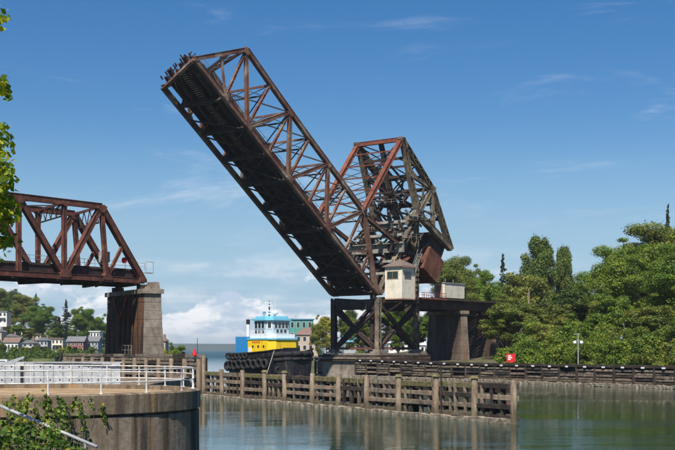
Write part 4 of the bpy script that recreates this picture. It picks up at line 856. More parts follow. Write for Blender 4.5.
MB().prism([c0 - CH * 4 - nrm * 0.3, c1 - nrm * 0.3, c1 - nrm * 5.5, c0 - CH * 5 - nrm * 3.0], V((0, 0, 4.35))).build('shade_core', M['timber_dark'], cr)  # dark filler block, stands in for the shade inside the crib
for i in range(26):
    c = c0.lerp(c1, (i + 0.5) / 26); timber_beam('block', c - nrm * 0.12 + ZZ * 0.2, c - nrm * 0.12 + ZZ * 4.3, 0.3, 0.4, 'timber', cr, rnd)
gp = thing('guide_pier', (GX, GY, 0), 'long low timber guide pier running along the right bank', 'pier')
g0 = V((GX, GY, 0)) - CH * 19.5; g1 = V((GX, GY, 0)) + CH * 128
n_ = 37; nr = -CP
for i in range(n_):
    a, c = g0.lerp(g1, i / n_), g0.lerp(g1, (i + 1) / n_); zt = 3.45 - 0.5 * sst(10, 60, (a - g0).length)
    for zi, (dz, h, o) in enumerate(((-0.62, 0.30, 0.15), (-1.02, 0.30, 0.0), (-1.42, 0.32, 0.12), (-1.86, 0.32, 0.0), (-2.3, 0.32, 0.1))):
        if rnd.random() < 0.08: continue
        timber_beam('waler', a + ZZ * (zt + dz) + nr * o, c + ZZ * (zt + dz) + nr * o, 0.32, h, rnd.choice(('timber', 'timber', 'timber_post', 'timber_dark', 'timber')), gp, rnd, 0.05)
    timber_beam('foot_log', a + ZZ * 0.22 + nr * 0.45, c + ZZ * 0.22 + nr * 0.45, 0.5, 0.5, 'timber_wet', gp, rnd, 0.06)
    timber_beam('cap_beam', a + ZZ * zt + nr * 0.1, c + ZZ * zt + nr * 0.1, 0.7, 0.42, 'timber_dark', gp, rnd, 0.01)
    pile('post', a + nr * 0.25, zt - 0.25, 0.22, 'timber_dark', gp, rnd)
    MB().box(a.lerp(c, 0.5) + ZZ * (zt + 0.02 - 0.16) + nr * 0.5, 0.55, 0.12, 0.22, (CH, CP, ZZ)).build('cleat_plate', M['sign_white'], gp)
    MB().prism([a + CP * 0.3 + ZZ * 0, c + CP * 0.3, c + CP * 3.2, a + CP * 3.2], V((0, 0, zt + 0.12))).build('deck', M['timber_dark'], gp)
ft = thing('tower_footing', tuple(bp(KR / 2, W / 2, 0)), 'low concrete footing with dark timbers under the bridge tower', 'footing')
MB().box(bp(KR / 2, W / 2, 2.1), KR + 3.4, W + 3.2, 5.1, (UU, NN, ZZ)).build('slab', M['pier_stone'], ft)
for k in range(3): timber_beam('beam', bp(-2.0 - 0.1 * k, -2, 3.3 + 0.42 * k), bp(-2.0 - 0.1 * k, W + 2, 3.3 + 0.42 * k), 0.35, 0.38, 'timber_dark' if k != 1 else 'timber', ft, rnd)
for k in range(3): timber_beam('beam', bp(-2.0, -1.95, 3.3 + 0.42 * k), bp(KR + 2, -1.95, 3.3 + 0.42 * k), 0.35, 0.38, 'timber_dark' if k != 1 else 'leaf_steel', ft, rnd)
# marks and lamps on the piers
sg = thing('notice_board', tuple(atz(506.5, 203, 3.2)), 'red square notice board on the guide pier below the willow', 'sign')
c = V((GX, GY, 0)) + CH * 40; a_ = (506.5 - CXP) / F
Y = (GX + 0.582 * GY) / (0.582 + a_); c = V((a_ * Y, Y, 0)) + CP * 0.9
MB().box(c + ZZ * 4.0, 1.4, 0.1, 1.35).build('board', M['signal_red'], sg); [MB().box(c + V((dx, -0.062, 4.05 + dz)), w_, 0.02, 0.16).build('lettering', M['sign_white'], sg) for dx, dz, w_ in ((-0.25, 0.3, 0.5), (-0.15, 0.02, 0.66), (-0.27, -0.26, 0.45))]
for dx in (-0.6, 0.6): MB().box(c + V((dx, 0.11, 3.5)), 0.12, 0.1, 1.6).build('post', M['tie_wood'], sg)
sg.location = c + ZZ * 3.0
for ch in sg.children: ch.location = ch.location + (WPOS['notice_board'] - (c + ZZ * 3.0))
def lamp_post(px, z1, label):
    a_ = (px - CXP) / F; Y = (GX + 0.582 * GY) / (0.582 + a_); c = V((a_ * Y, Y, 0)) + CP * 1.6
    r = thing('lamp_post', tuple(c + ZZ * 3.0), label, 'street lamp')
    MB().tube(c + ZZ * 2.9, c + ZZ * z1, 0.09, 8, 0.06).build('pole', M['pipe_grey'], r)
    z = z1 - 1.0
    MB().box(c + ZZ * z, 1.1, 0.08, 0.08).build('arm', M['pipe_grey'], r); MB().box(c + V((-0.25, 0, z1)), 0.9, 0.1, 0.1).build('bracket', M['pipe_grey'], r)
    for s in (-1, 1):
        bb = MB(); cc = c + V((s * 0.5, 0, z - 0.3)); rings = []
        for i in range(7): t = math.pi * (i + 0.02) / 6.04; rings.append([cc + V((0.27 * math.sin(t) * math.cos(k * math.pi / 5), 0.27 * math.sin(t) * math.sin(k * math.pi / 5), -0.27 * math.cos(t))) for k in range(10)])
        bb.loft(rings).build('globe', M['sign_white'], r, smooth=True)
lamp_post(570, 7.7, 'grey lamp post with two white globes on the guide pier')
bm = thing('channel_marker', tuple(c0 - CH * 1.5 + ZZ * 4.4), 'small red conical channel marker on the crib end', 'marker'); mc = at(194.5, 352, 142); mc.z = 4.75
MB().loft([[mc + V((rr * math.cos(k * math.pi / 6), rr * math.sin(k * math.pi / 6), z)) for k in range(12)] for z, rr in ((-0.1, 0.26), (0.1, 0.26), (0.5, 0.14), (0.55, 0.09), (0.68, 0.07))]).build('cone', M['signal_red'], bm)
MB().tube(mc + V((0.3, 0.2, -0.3)), mc + V((0.3, 0.2, 1.9)), 0.03, 6).build('staff', M['black_metal'], bm)

# ------------------------------------------------------------------ tug boat
TA = math.radians(40); TH = V((math.sin(TA), -math.cos(TA), 0)); TS = V((-math.cos(TA), -math.sin(TA), 0))   # heading, side facing us
TO = V((-11.1, 199.0, 0))
def tp(l, s, z): return TO + TH * l + TS * s + ZZ * z
tug = thing('tugboat', tuple(TO), 'black hulled tugboat with yellow and blue deckhouse and tyre fenders', 'tugboat')
def hull_ring(l, beam, zk, zd, fl):
    h = beam / 2; return [tp(l, s * h * f, z) for s, f, z in ((0, 0, zk), (1, 0.72, zk + 0.35), (1, 1 - fl, 0.6), (1, 1, zd), (-1, 1, zd), (-1, 1 - fl, 0.6), (-1, 0.72, zk + 0.35))]
secs = [(-6.2, 6.4, -0.8, 3.9, 0.05), (-5.4, 7.6, -1.4, 3.85, 0.04), (-3, 8.2, -1.6, 3.85, 0.04), (1, 8.2, -1.6, 4.0, 0.05), (4.4, 7.8, -1.6, 4.2, 0.09), (6.6, 7.0, -1.4, 4.45, 0.12), (7.9, 5.5, -1.0, 4.6, 0.16), (8.6, 3.6, -0.6, 4.65, 0.2)]
ho = MB().loft([hull_ring(*s) for s in secs]).build('hull', M['hull_black'], tug)
def deckline(l):
    for a, c in zip(secs[:-1], secs[1:]):
        if a[0] <= l <= c[0]: t = (l - a[0]) / (c[0] - a[0]); return a[1] + (c[1] - a[1]) * t, a[3] + (c[3] - a[3]) * t
    return secs[-1][1], secs[-1][3]
for s in (1, -1):
    b = MB(); ls = [secs[0][0] + 0.05 + i * 0.7375 for i in range(21)]
    for a, c in zip(ls[:-1], ls[1:]):
        (b0, z0), (b1, z1) = deckline(min(a, 8.6)), deckline(min(c, 8.6)); b.beam(tp(min(a, 8.6), s * b0 / 2, z0 + 0.4), tp(min(c, 8.6), s * b1 / 2, z1 + 0.4), 0.9, 0.14, ZZ)
        b.beam(tp(min(a, 8.6), s * (b0 / 2 + 0.06), z0 + 0.88), tp(min(c, 8.6), s * (b1 / 2 + 0.06), z1 + 0.88), 0.16, 0.34, ZZ)
    b.build('bulwark', M['hull_black'], tug)
# big pudding fender round the bow
b = MB(); bow = [tp(6.2, 3.6, 4.3), tp(7.6, 2.8, 4.4), tp(8.5, 1.6, 4.45), tp(8.8, 0, 4.5), tp(8.5, -1.6, 4.45), tp(7.6, -2.8, 4.4), tp(6.2, -3.6, 4.3)]
for a, c in zip(bow[:-1], bow[1:]): [b.tube(a + ZZ * dz, c + ZZ * dz, rr_, 10) for dz, rr_ in ((0.25, 0.42), (-0.55, 0.30))]
b.build('bow_fender', M['tyre'], tug, smooth=True)
for i in range(9):
    l = -5.6 + i * 1.28; bmw, zd = deckline(l); MB().torus(tp(l, bmw / 2 + 0.22, 2.75 + 0.1 * i * 0.5 + (i % 2) * 0.12), TS, 0.62, 0.25).build('tyre_fender', M['tyre'], tug, smooth=True)
for i in range(6):
    l = -5.5 + i * 1.05; bmw, zd = deckline(l); MB().torus(tp(l, bmw / 2 + 0.16, zd + 0.45), TS, 0.42, 0.17).build('tyre_fender', M['tyre'], tug, smooth=True)
for l in (6.9, 8.0): MB().torus(tp(l, 3.0 if l < 7 else 2.0, 2.2), TH + TS * 0.6, 0.5, 0.2).build('tyre_fender', M['tyre'], tug, smooth=True)
def deckhouse(name, l0, l1, hw, z0, z1, mat, bow_round=0.0, parent=None):
    pts = [tp(l0, hw, z0), tp(l1 - bow_round, hw, z0), tp(l1, hw * (1 - 0.35 * (bow_round > 0)), z0), tp(l1, -hw * (1 - 0.35 * (bow_round > 0)), z0), tp(l1 - bow_round, -hw, z0), tp(l0, -hw, z0)]
    return MB().prism(pts, ZZ * (z1 - z0)).build(name, M[mat], parent or tug)
dh = deckhouse('deckhouse', -1.2, 4.8, 3.05, 2.6, 6.9, 'boat_yellow', 0.8)
deckhouse('blue_casing', -4.6, -1.25, 3.0, 2.6, 7.4, 'boat_blue')
deckhouse('deck_edge', -1.3, 5.0, 3.15, 6.91, 7.15, 'boat_cyan', 0.8)
deckhouse('upper_bulwark', -0.9, 4.6, 2.85, 7.16, 7.8, 'boat_white', 0.8)
wh = deckhouse('wheelhouse', -0.4, 3.5, 2.35, 7.0, 9.9, 'boat_grey', 0.9)
deckhouse('wheelhouse_roof', -0.8, 3.9, 2.7, 9.92, 10.25, 'boat_cyan', 1.0); deckhouse('roof_crown', -0.3, 3.3, 2.2, 10.26, 10.6, 'boat_cyan', 0.9)
def tug_window(l, s, z, along, out, w, h, parent): win_face(parent, tp(l, s, z), along, out, w, h, 'boat_grey', 'dark_glass', 1)
for l in (0.15, 1.05, 1.95): tug_window(l, 2.35, 9.2, TH, TS, 0.62, 0.95, wh); tug_window(l, 2.35, 8.2, TH, TS, 0.6, 0.55, wh)
for s in (-1.05, -0.35, 0.35, 1.05): tug_window(3.5, s, 9.2, TS, TH, 0.52, 0.95, wh)
for s in (-0.75, 0.0, 0.75): tug_window(3.5, s, 8.25, TS, TH, 0.5, 0.55, wh)
nd = (TH * 0.82 + TS * 0.9).normalized(); na = V((-nd.y, nd.x, 0)); win_face(wh, tp(3.05, 1.94, 9.2), na, nd, 0.6, 0.95, 'boat_white', 'dark_glass', 1)
for l in (0.2, 1.6, 3.0): b = MB().tube(tp(l, 3.04, 5.85), tp(l, 3.10, 5.85), 0.2, 12).build('porthole', M['dark_glass'], dh)
MB().box(tp(-0.6, 3.07, 4.9), 0.8, 0.06, 1.6, (TH, TS, ZZ)).build('door', M['boat_white'], dh)
for i in range(4): MB().box(tp(0.2 + i * 0.55, 3.09, 6.55), 0.3, 0.03, 0.22, (TH, TS, ZZ)).build('name_mark', M['signal_red'], dh)
sk = MB().tube(tp(-3.4, 1.4, 6.8), tp(-3.4, 1.4, 9.4), 0.28, 12).build('exhaust_stack', M['boat_white'], tug); MB().tube(tp(-3.4, 1.4, 9.42), tp(-3.4, 1.4, 10.2), 0.3, 12).build('stack_cap', M['black_metal'], sk)
MB().tube(tp(-3.4, -1.4, 6.8), tp(-3.4, -1.4, 9.0), 0.28, 12).build('exhaust_stack', M['boat_white'], tug)
ms = MB().tube(tp(0.4, 0, 10.6), tp(0.4, 0, 13.1), 0.14, 8, 0.07).build('mast', M['black_metal'], tug)
for z, l, w in ((11.5, 0.5, 2.2), (12.3, 0.5, 1.7), (11.05, 1.1, 1.4), (12.8, 0.4, 1.0)): MB().box(tp(l, 0.25, z), 0.26, w, 0.24, (TH, TS, ZZ)).build('radar', M['boat_white'], ms)
for s, l in ((0.9, 0.2), (-0.7, 0.8), (0.2, 2.4)):
    bb = MB(); cc = tp(l, s, 11.0); bb.loft([[cc + V((r_ * math.cos(k * math.pi / 5), r_ * math.sin(k * math.pi / 5), z)) for k in range(10)] for z, r_ in ((-0.4, 0.1), (-0.1, 0.12), (0, 0.3), (0.25, 0.33), (0.42, 0.2), (0.48, 0.04))]).build('antenna_dome', M['boat_white'], tug, smooth=True)
for s in (-1.6, 1.5): MB().tube(tp(0.0, s, 10.6), tp(-0.2, s, 13.4), 0.025, 5).build('whip_antenna', M['boat_white'], tug)
b = MB()
for i in range(9): l = -0.9 + i * 0.65; b.tube(tp(l, 2.85, 7.8), tp(l, 2.85, 8.3), 0.03, 5)
b.tube(tp(-0.9, 2.85, 8.3), tp(4.3, 2.85, 8.3), 0.03, 5); b.build('deck_rail', M['boat_white'], tug)
MB().box(tp(6.2, 0, 4.9), 1.2, 2.4, 1.5, (TH, TS, ZZ)).build('winch', M['black_metal'], tug)
b = MB(); b.tube(tp(6.6, 3.7, 5.2), tp(5.8, 4.8, 1.0), 0.05, 6); b.build('mooring_line', M['rope'], tug)

# ------------------------------------------------------------------ houses
def house(px0, px1, ytop, ybot, D, wall, roof, label, style='gable', wins=(3, 2), depth=9, turn=0.0, group=None):
    ytop += 0.14 * (ybot - ytop) if px0 < 110 else 0
    a, c = at(px0, ybot, D), at(px1, ybot, D); w = (c.x - a.x) * (0.86 if px0 < 110 else 1); z0 = a.z - 1.5; z1 = at(0, ytop, D).z
    cen = V(((a.x + c.x) / 2, D, 0)); X = V((math.cos(turn), math.sin(turn), 0)); Y_ = V((-X.y, X.x, 0)); hp = min(0.34 * (z1 - z0), 0.3 * w) if style == 'gable' else (0.25 * (z1 - z0) if style == 'hip' else 0.4)
    ze = z1 - hp; r = thing('house', (cen.x, cen.y, z0), label, 'house', group)
    MB().box(cen + ZZ * ((z0 + ze) / 2), w, depth, ze - z0, (X, Y_, ZZ)).build('wall', M[wall], r)
    o = 0.5; q = lambda i, j, z: cen + X * (i * (w / 2 + o)) + Y_ * (j * (depth / 2 + o)) + ZZ * z
    rb = MB()
    if style == 'gable':
        rb.prism([q(-1, -1, ze + 0.01), q(1, -1, ze + 0.01), cen + Y_ * -(depth / 2 + o) + ZZ * z1], Y_ * (depth + 2 * o))
    elif style == 'side':
        rb.prism([q(-1, -1, ze + 0.01), q(-1, 1, ze + 0.01), cen - X * (w / 2 + o) + ZZ * (ze + 2.2)], X * (w + 2 * o))
    elif style == 'hip':
        rb.v = [q(-1, -1, ze + .01), q(1, -1, ze + .01), q(1, 1, ze + .01), q(-1, 1, ze + .01), cen - X * w * 0.2 + ZZ * z1, cen + X * w * 0.2 + ZZ * z1]; rb.f = [(0, 3, 2, 1), (0, 1, 5, 4), (1, 2, 5), (2, 3, 4, 5), (3, 0, 4)]
    else: rb.box(cen + ZZ * (ze + 0.2), w + 1, depth + 1, 0.4, (X, Y_, ZZ))
    ro_ = rb.build('roof', M[roof], r)
    if style in ('gable', 'side', 'hip'): MB().box(cen + X * w * 0.22 + Y_ * 1.2 + ZZ * (z1 + 0.1), 0.8, 0.8, 1.8, (X, Y_, ZZ)).build('chimney', M['roof_brown'], ro_)
    nx, nz = wins
    for j in range(nz):
        for i in range(nx):
            ww = w / nx * 0.52; wh_ = (ze - z0 - 1.5) / nz * 0.5; win_face(r, cen - Y_ * (depth / 2) + X * (-w / 2 + w / nx * (i + 0.5)) + ZZ * (z0 + 1.5 + (ze - z0 - 1.5) / nz * (j + 0.52)), X, -Y_, ww, wh_, 'wall_white', 'dark_glass', 2 if ww > 1.6 else 1)
    if style in ('gable', 'flat') and nz > 1:
        zb = z0 + 1.5 + (ze - z0 - 1.5) / nz; MB().box(cen - Y_ * (depth / 2 + 0.7) + ZZ * zb, w * 0.8, 1.3, 0.16, (X, Y_, ZZ)).build('balcony', M['wall_white'], r)
    return r
H = [(-4, 10, 309, 324, 640, 'wall_white', 'roof_grey', 'white modern flat roofed house high on the hill at far left', 'flat', (3, 2)),
     (-6, 5, 326, 347, 560, 'wall_tan', 'roof_grey', 'tan house with grey roof at the left picture edge', 'gable', (2, 2)),
     (7, 18, 332, 346, 590, 'wall_grey', 'roof_grey', 'grey house with grey gable left of the peach roof', 'gable', (2, 2)),
     (17, 25, 326, 337, 640, 'wall_cream', 'roof_peach', 'small cream house with peach coloured roof among the trees', 'hip', (2, 1)),
     (5, 22, 340, 352, 520, 'wall_white', 'roof_brown', 'low white shore house with brown roof at left', 'side', (4, 1)),
     (24, 37, 338, 352, 515, 'wall_grey', 'roof_grey', 'grey shore house with steep gable beside the blue one', 'gable', (2, 2)),
     (38, 51, 335, 352, 525, 'wall_blue', 'roof_grey', 'blue grey two storey house with white balcony', 'gable', (3, 2)),
     (53, 66, 336, 351, 520, 'wall_cream', 'roof_brown', 'cream flat roofed house between the blue and red houses', 'flat', (3, 2)),
     (68, 87, 339, 352, 510, 'wall_red', 'roof_grey', 'dark red wide house on the left shore', 'side', (4, 2)),
     (89, 101, 339, 351, 520, 'wall_blue', 'roof_grey', 'slate blue house right of the red house', 'side', (3, 2)),
     (91, 102, 330, 338, 600, 'wall_white', 'roof_white', 'white flat house above the slate blue house', 'flat', (3, 1)),
     (30, 44, 331, 339, 640, 'wall_tan', 'roof_brown', 'tan house with brown roof behind the grey gable', 'hip', (3, 1)),
     (60, 76, 332, 339, 640, 'wall_white', 'roof_grey', 'white house with grey roof behind the red house', 'side', (3, 1)),
     (157, 167, 337, 350, 470, 'wall_tan', 'roof_brown', 'tan house just right of the stone pier', 'hip', (2, 1)),
     (284, 313, 319, 352, 520, 'wall_teal', 'roof_blue', 'teal green building behind the tugboat wheelhouse', 'flat', (5, 3)),
     (296, 320, 328, 352, 480, 'wall_tan', 'roof_brown', 'tan house with brown roof behind the tug bow', 'hip', (4, 2)),
     (325, 338, 334, 352, 450, 'wall_white', 'roof_grey', 'white gabled house seen left of the tower post', 'gable', (2, 2)),
     (388, 411, 342, 353, 420, 'wall_white', 'roof_white', 'long white roofed shed seen through the tower bracing', 'side', (4, 1)),
     (414, 424, 344, 354, 410, 'wall_white', 'roof_white', 'small white shed seen right of the tower', 'side', (2, 1)),
     (344, 360, 341, 353, 430, 'wall_grey', 'roof_blue', 'grey house with blue roof seen through the front tower bracing', 'side', (3, 1))]
for h in H: house(*h)
mb = thing('moored_boat', tuple(atz(4, 300, 0)), 'small white boat at the left shore edge', 'boat'); c = atz(3, 300, 0)
MB().loft([[c + V((l, s * w, z)) for s, z in ((0, 0.1), (1, 1.4), (-1, 1.4))] for l, w in ((-5, 1.2), (0, 1.5), (4, 0.9), (5.6, 0.05))]).build('hull', M['boat_white'], mb)
MB().box(c + V((-0.8, 0, 2.2)), 4, 1.9, 1.6).build('cabin', M['boat_white'], mb); MB().box(c + V((-0.8, -0.97, 2.4)), 3.2, 0.04, 0.6).build('window', M['dark_glass'], mb)

# ------------------------------------------------------------------ trees
T = [  # right bank, behind and beside the viaduct
 ('maple_b', 456, 247, 56, 330, 4, 'rounded olive tree rising behind the counterweight'),
 ('maple_a', 474, 262, 44, 350, 4, 'green tree filling the gap right of the counterweight tree'),
 ('round_a', 487, 270, 52, 345, 4, 'round green tree right of the cream shed'),
 ('conifer', 503, 255, 36, 365, 4, 'small dark conifer standing between round trees'),
 ('round_c', 523, 262, 62, 335, 4, 'light olive round tree left of the poplars'),
 ('poplar', 539, 235, 46, 352, 4, 'tallest dense poplar on the right bank'),
 ('poplar', 563, 245, 30, 356, 4, 'slimmer poplar right of the tallest poplar'),
 ('round_b', 577, 283, 66, 288, 4, 'dark green domed tree below the slim poplar'),
 ('willow', 508, 291, 62, 264, 2, 'leafy olive willow hiding the end of the viaduct'),
 ('round_b', 548, 306, 40, 285, 3, 'dark round tree between the willow and the domed tree'),
 ('maple_a', 630, 236, 96, 268, 3, 'big broad green tree left of the tallest right trees'),
 ('maple_b', 662, 212, 112, 276, 3, 'tallest olive green tree at the right edge'),
 ('conifer', 668, 206, 34, 300, 4, 'dark conifer tip peeking over the tallest right tree'),
 ('round_a', 614, 285, 60, 246, 3, 'bright green tree at the foot of the big broad tree'),
 ('maple_a', 692, 232, 104, 240, 3, 'broad green tree cut by the right picture edge'),
 ('round_c', 655, 298, 70, 228, 3, 'olive lower tree near the right edge behind the guide pier'),
 ('round_a', 582, 312, 56, 248, 3, 'light green bushy tree behind the lamp post'),
 ('round_c', 542, 318, 56, 252, 3, 'olive bushy tree right of the red notice board'),
 ('round_b', 690, 310, 50, 205, 3, 'dark tree at the right edge close to the guide pier'),
 ('round_a', 438, 294, 40, 330, 4, 'green tree seen under the viaduct beside the stone pier'),
 ('maple_a', 398, 300, 50, 345, 3, 'green tree seen behind the right tower bracing'),
 ('round_c', 362, 312, 40, 352, 3, 'olive tree seen behind the middle tower post'),
 ('round_b', 416, 312, 34, 335, 3, 'dark tree behind the right tower post'),
 ('yellow', 326, 310, 26, 430, 3, 'yellow green tree left of the tower'),
 ('round_c', 318, 318, 22, 400, 2.6, 'olive tree beside the tan house behind the tug'),
 ('round_b', 349, 306, 26, 440, 3, 'dark tree behind the white gabled house'),
 # left bank
 ('maple_b', 4, 284, 36, 720, 10, 'olive tree at the top left of the hillside'),
 ('round_b', 13, 288, 26, 700, 12, 'dark tree on the hill behind the left houses'),
 ('maple_b', 23, 291, 34, 660, 8, 'large olive tree in the middle of the hillside wood'),
 ('conifer', 36, 294, 24, 690, 10, 'dark conifer above the blue grey house'),
 ('maple_a', 41, 303, 36, 640, 6, 'broad green tree behind the blue grey house'),
 ('purple', 58, 313, 9, 640, 8, 'small purple leaved tree beside the lone conifer'),
 ('conifer', 66, 300, 26, 630, 7, 'lone tall conifer above the cream house'),
 ('round_b', 57, 320, 16, 620, 6, 'dark round tree below the purple tree'),
 ('maple_a', 83, 305, 32, 610, 6, 'full green tree behind the red house'),
 ('round_a', 98, 312, 24, 640, 8, 'green tree left of the stone pier'),
 ('round_a', 17, 322, 20, 600, 6, 'green tree between the hillside houses at left'),
 ('yellow', 73, 334, 12, 560, 3, 'yellow green garden tree above the red house'),
 ('round_a', 14, 345, 14, 480, 2, 'green shrub tree in front of the left shore houses'),
 ('yellow', 24, 345, 12, 470, 2, 'yellow green shrub in front of the grey house'),
 ('round_b', 46, 346, 10, 475, 2, 'dark shrub in front of the blue grey house'),
 ('yellow', 62, 347, 12, 475, 2, 'yellow green shrub before the cream house'),
 ('round_a', 92, 345, 12, 480, 2, 'green shrub in front of the slate blue house'),
 ('purple', 76, 346, 10, 480, 2, 'reddish shrub in front of the red house'),
 ('round_c', 30, 326, 18, 610, 6, 'olive tree directly behind the steep grey gable'),
 ('round_a', 50, 328, 15, 600, 6, 'green tree between the blue grey and cream houses'),
 ('round_b', 8, 326, 15, 615, 6, 'dark tree below the white hilltop house'),
 ('round_c', 36, 344, 12, 490, 2, 'olive shrub between the grey and blue grey houses'),
 ('round_a', 68, 344, 12, 490, 2, 'green shrub between the cream and red houses'),
 ('round_b', 2, 343, 15, 480, 2, 'dark shrub at the left edge by the low white house'),
 ('round_a', 104, 322, 20, 640, 8, 'green tree half hidden behind the stone pier'),
 ('round_a', 640, 322, 52, 232, 3, 'light green lower tree under the tallest right tree'),
 ('maple_b', 600, 296, 40, 262, 3, 'olive tree left of the bright green tree'),
 ('round_c', 558, 298, 40, 280, 3, 'olive tree hiding the far end of the viaduct'),
 ('round_a', 176, 341, 26, 420, 2, 'green shrub tree right of the stone pier'),
 ('yellow', 164, 345, 12, 415, 2, 'yellow green shrub at the base of the stone pier')]
for (k, x, y, w, D, zb, lab) in T:
    if D < 370 and x > 300: p = at(x, y, D); zb = right_h(p.x, p.y) - 0.1
    elif x < 200: p = at(x, y, D); zb = left_h(p.x, p.y) - 0.2
    plant(k, x, y, w, D, zb, lab)
for k, v in PROTO.items():
    if not v[3]:
        for ch in list(v[0].children): bpy.data.objects.remove(ch)
        bpy.data.objects.remove(v[0])
# undergrowth: uncountable thicket along the right bank
rng = np.random.default_rng(21); lumps = []
for i in range(190):
    t = rng.uniform(8, 122); d = 8.0 + rng.uniform(0, 1) ** 1.5 * 30; p = V((GX, GY, 0)) + CH * t + CP * d
    if (p.x / p.y) * F + CXP < 496: continue
    hh = rng.uniform(1.2, 3.2) + min(4.5, d * 0.16) * rng.uniform(0.2, 1.2); z = right_h(p.x, p.y); wd = hh * rng.uniform(0.35, 0.6)
    for j in range(int(5 + hh * 2.2)):
        f = rng.uniform(0, 1); a = rng.uniform(0, 6.283); rd = wd * math.sqrt(rng.uniform(0, 1)) * math.sin(math.pi * min(0.97, 0.25 + 0.72 * f)); r_ = rng.uniform(0.3, 0.75) * (0.7 + 0.1 * hh)
        lumps.append(((p.x + rd * math.cos(a), p.y + rd * math.sin(a), z + 0.2 + f * hh), (r_ * 1.15, r_ * 1.15, r_ * 0.75)))
P, Nn = lump_points(lumps, 260, rng); half = np.sin(P[:, 0] * 0.31) * np.cos(P[:, 1] * 0.23 + 1) + rng.normal(0, 0.25, len(P)) < 0.15
tag(leaves('thicket', P[half], Nn[half], 0.18, rng, M['leaf_green'], None, 0.55, loc=(60, 240, 3)), 'tangled green undergrowth along the right bank', 'undergrowth', kind='stuff')
tag(leaves('thicket', P[~half], Nn[~half], 0.18, rng, M['leaf_olive'], None, 0.55, loc=(60, 240, 3)), 'dry olive undergrowth mixed into the right bank thicket', 'undergrowth', kind='stuff')
lumps = []
for i in range(620):
    x = rng.uniform(-330, -66); y = rng.uniform(400, 640) if i % 2 else rng.uniform(402, 500); z = left_h(x, y)
    if z < 0.8: continue
    s = rng.uniform(1.0, 2.4); lumps.append(((x, y, z + s * 0.4), (s * 1.3, s * 1.3, s)))
P, Nn = lump_points(lumps, 22, rng)
tag(leaves('garden_shrubs', P, Nn, 0.4, rng, M['leaf_dark'], None, 0.8, loc=(-200, 520, 3)), 'green garden shrubs among the left bank houses', 'shrubs', kind='stuff')
# foreground: maple at upper left, brambles at lower left
ft_ = thing('maple_tree', (-10.2, 30, 2.5), 'bright yellow green maple foliage hanging at the upper left edge', 'tree')
rng = np.random.default_rng(31); lumps = []
def lm(px, py, rpx, D=30): c = at(px, py, D + rng.uniform(-0.8, 0.8)); r_ = rpx * D / F; lumps.append(((c.x, c.y, c.z), (r_, r_ * 1.3, r_ * 0.85)))
for px, py, rr in ((-2, 18, 11), (-1, 88, 12), (6, 93, 6), (-6, 140, 18), (0, 130, 9), (-8, 165, 22), (-3, 185, 17), (4, 172, 9), (-8, 212, 22), (4, 213, 13), (8, 203, 9), (-4, 236, 17), (3, 243, 9), (-14, 255, 16), (-34, 150, 26), (-36, 200, 30), (-46, 60, 26), (-40, 20, 22), (-60, 110, 34), (-66, 200, 34)): lm(px, py, rr)
P, Nn = lump_points(lumps, 620, rng, 0.3)
leaves('crown', P, Nn, 0.095, rng, M['leaf_maple'], ft_, 0.6, 0.75, loc=(-10.2, 30, 8))
b = MB(); b.tube(V((-10.2, 30, 2.3)), V((-10.0, 30, 9)), 0.28, 10, 0.2, False); b.tube(V((-10.0, 30, 9)), V((-9.9, 30, 15)), 0.2, 8, 0.08, False)
for px, py in ((-2, 18), (-1, 88), (-3, 150), (0, 190), (2, 225)):
    e = at(px, py, 30); b.tube(V((-10, 30, e.z - 0.9)), e, 0.05, 6, 0.015, False)
b.build('trunk', M['trunk'], ft_, smooth=True)
br = thing('bramble', (-8, 30, 2.5), 'tangled green brambles climbing the concrete wall at lower left', 'bush')
rng = np.random.default_rng(41); lumps = []
for i in range(210):
    px = rng.uniform(-14, 98); D = rng.uniform(27, 37); ytop = 425 + 20 * (max(px, 0) / 92) ** 2 + 6 * math.sin(px * 0.21) + 3 * math.sin(px * 0.55); y = ytop + rng.uniform(0, 1) ** 0.8 * 58; c = at(px, y, D); r_ = rng.uniform(0.10, 0.30)
    lumps.append(((c.x, c.y, c.z), (r_, r_, r_ * 0.8)))
for i in range(26):
    px = rng.uniform(5, 98); y = 396 + rng.uniform(0, 26); c = at(px, y, 40); lumps.append(((c.x, c.y, c.z), (0.10, 0.10, 0.18)))
P, Nn = lump_points(lumps, 620, rng, 0.25)
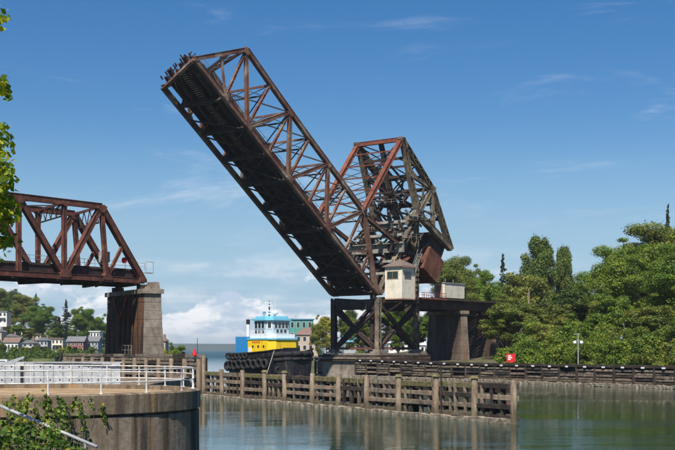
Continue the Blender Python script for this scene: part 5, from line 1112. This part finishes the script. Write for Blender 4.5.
leaves('leaves', P, Nn, 0.07, rng, M['leaf_ivy'], br, 0.6, 0.72, loc=(-8, 30, 2.5))
b = MB()
for i in range(26):
    px = rng.uniform(0, 85); p = at(px, 452, 31); q = at(px + rng.uniform(-8, 10), 397 + rng.uniform(0, 26), 38); m = p.lerp(q, 0.55) + V((0.1, 0, 0.1)); b.tube(p, m, 0.010, 5, 0.008, False); b.tube(m, q, 0.008, 5, 0.004, False)
b.build('stems', M['trunk'], br)
iv = thing('ivy', (-12, 53, 1), 'sparse ivy strands hanging on the rounded concrete wall', 'ivy')
P, Nn = [], []
for i in range(30):
    a = math.radians(rng.uniform(258, 313)); z0 = 3.35 - abs(rng.normal(0, 0.35)); ln = rng.uniform(0.5, 2.2); k = int(ln * 42); s = rng.uniform(0, 1, k); aa = a + rng.normal(0, 0.006, k) + 0.012 * np.sin(s * 6 + i)
    P.append(np.stack([NC.x + (NR + 0.10 + 0.04 * rng.uniform(0, 1, k)) * np.cos(aa), NC.y + (NR + 0.10 + 0.04 * rng.uniform(0, 1, k)) * np.sin(aa), z0 - s * ln], 1)); Nn.append(np.tile([math.cos(a), math.sin(a), 0.2], (k, 1)))
P = np.concatenate(P); Nn = np.concatenate(Nn); leaves('leaves', P, Nn, 0.075, rng, M['leaf_ivy'], iv, 0.5, 0.7, loc=(-12, 53, 1))

# ------------------------------------------------------------------ air between here and the far shore
hz = MB(); hz.box(V((-1300, 4800, 42)), 8600, 9900, 98); hz = hz.build('haze', None) if False else hz
def haze():
    m = bpy.data.materials.new('haze'); m.use_nodes = True; nt = m.node_tree
    for q in list(nt.nodes): nt.nodes.remove(q)
    out = nt.nodes.new('ShaderNodeOutputMaterial'); v = nt.nodes.new('ShaderNodeVolumePrincipled')
    v.inputs['Color'].default_value = (0.80, 0.90, 1.0, 1); v.inputs['Density'].default_value = 0.00008; v.inputs['Anisotropy'].default_value = 0.2
    nt.links.new(v.outputs[0], out.inputs['Volume'])
    tag(hz.build('haze', m), 'pale blue summer haze over the water', 'haze', kind='stuff')
haze()
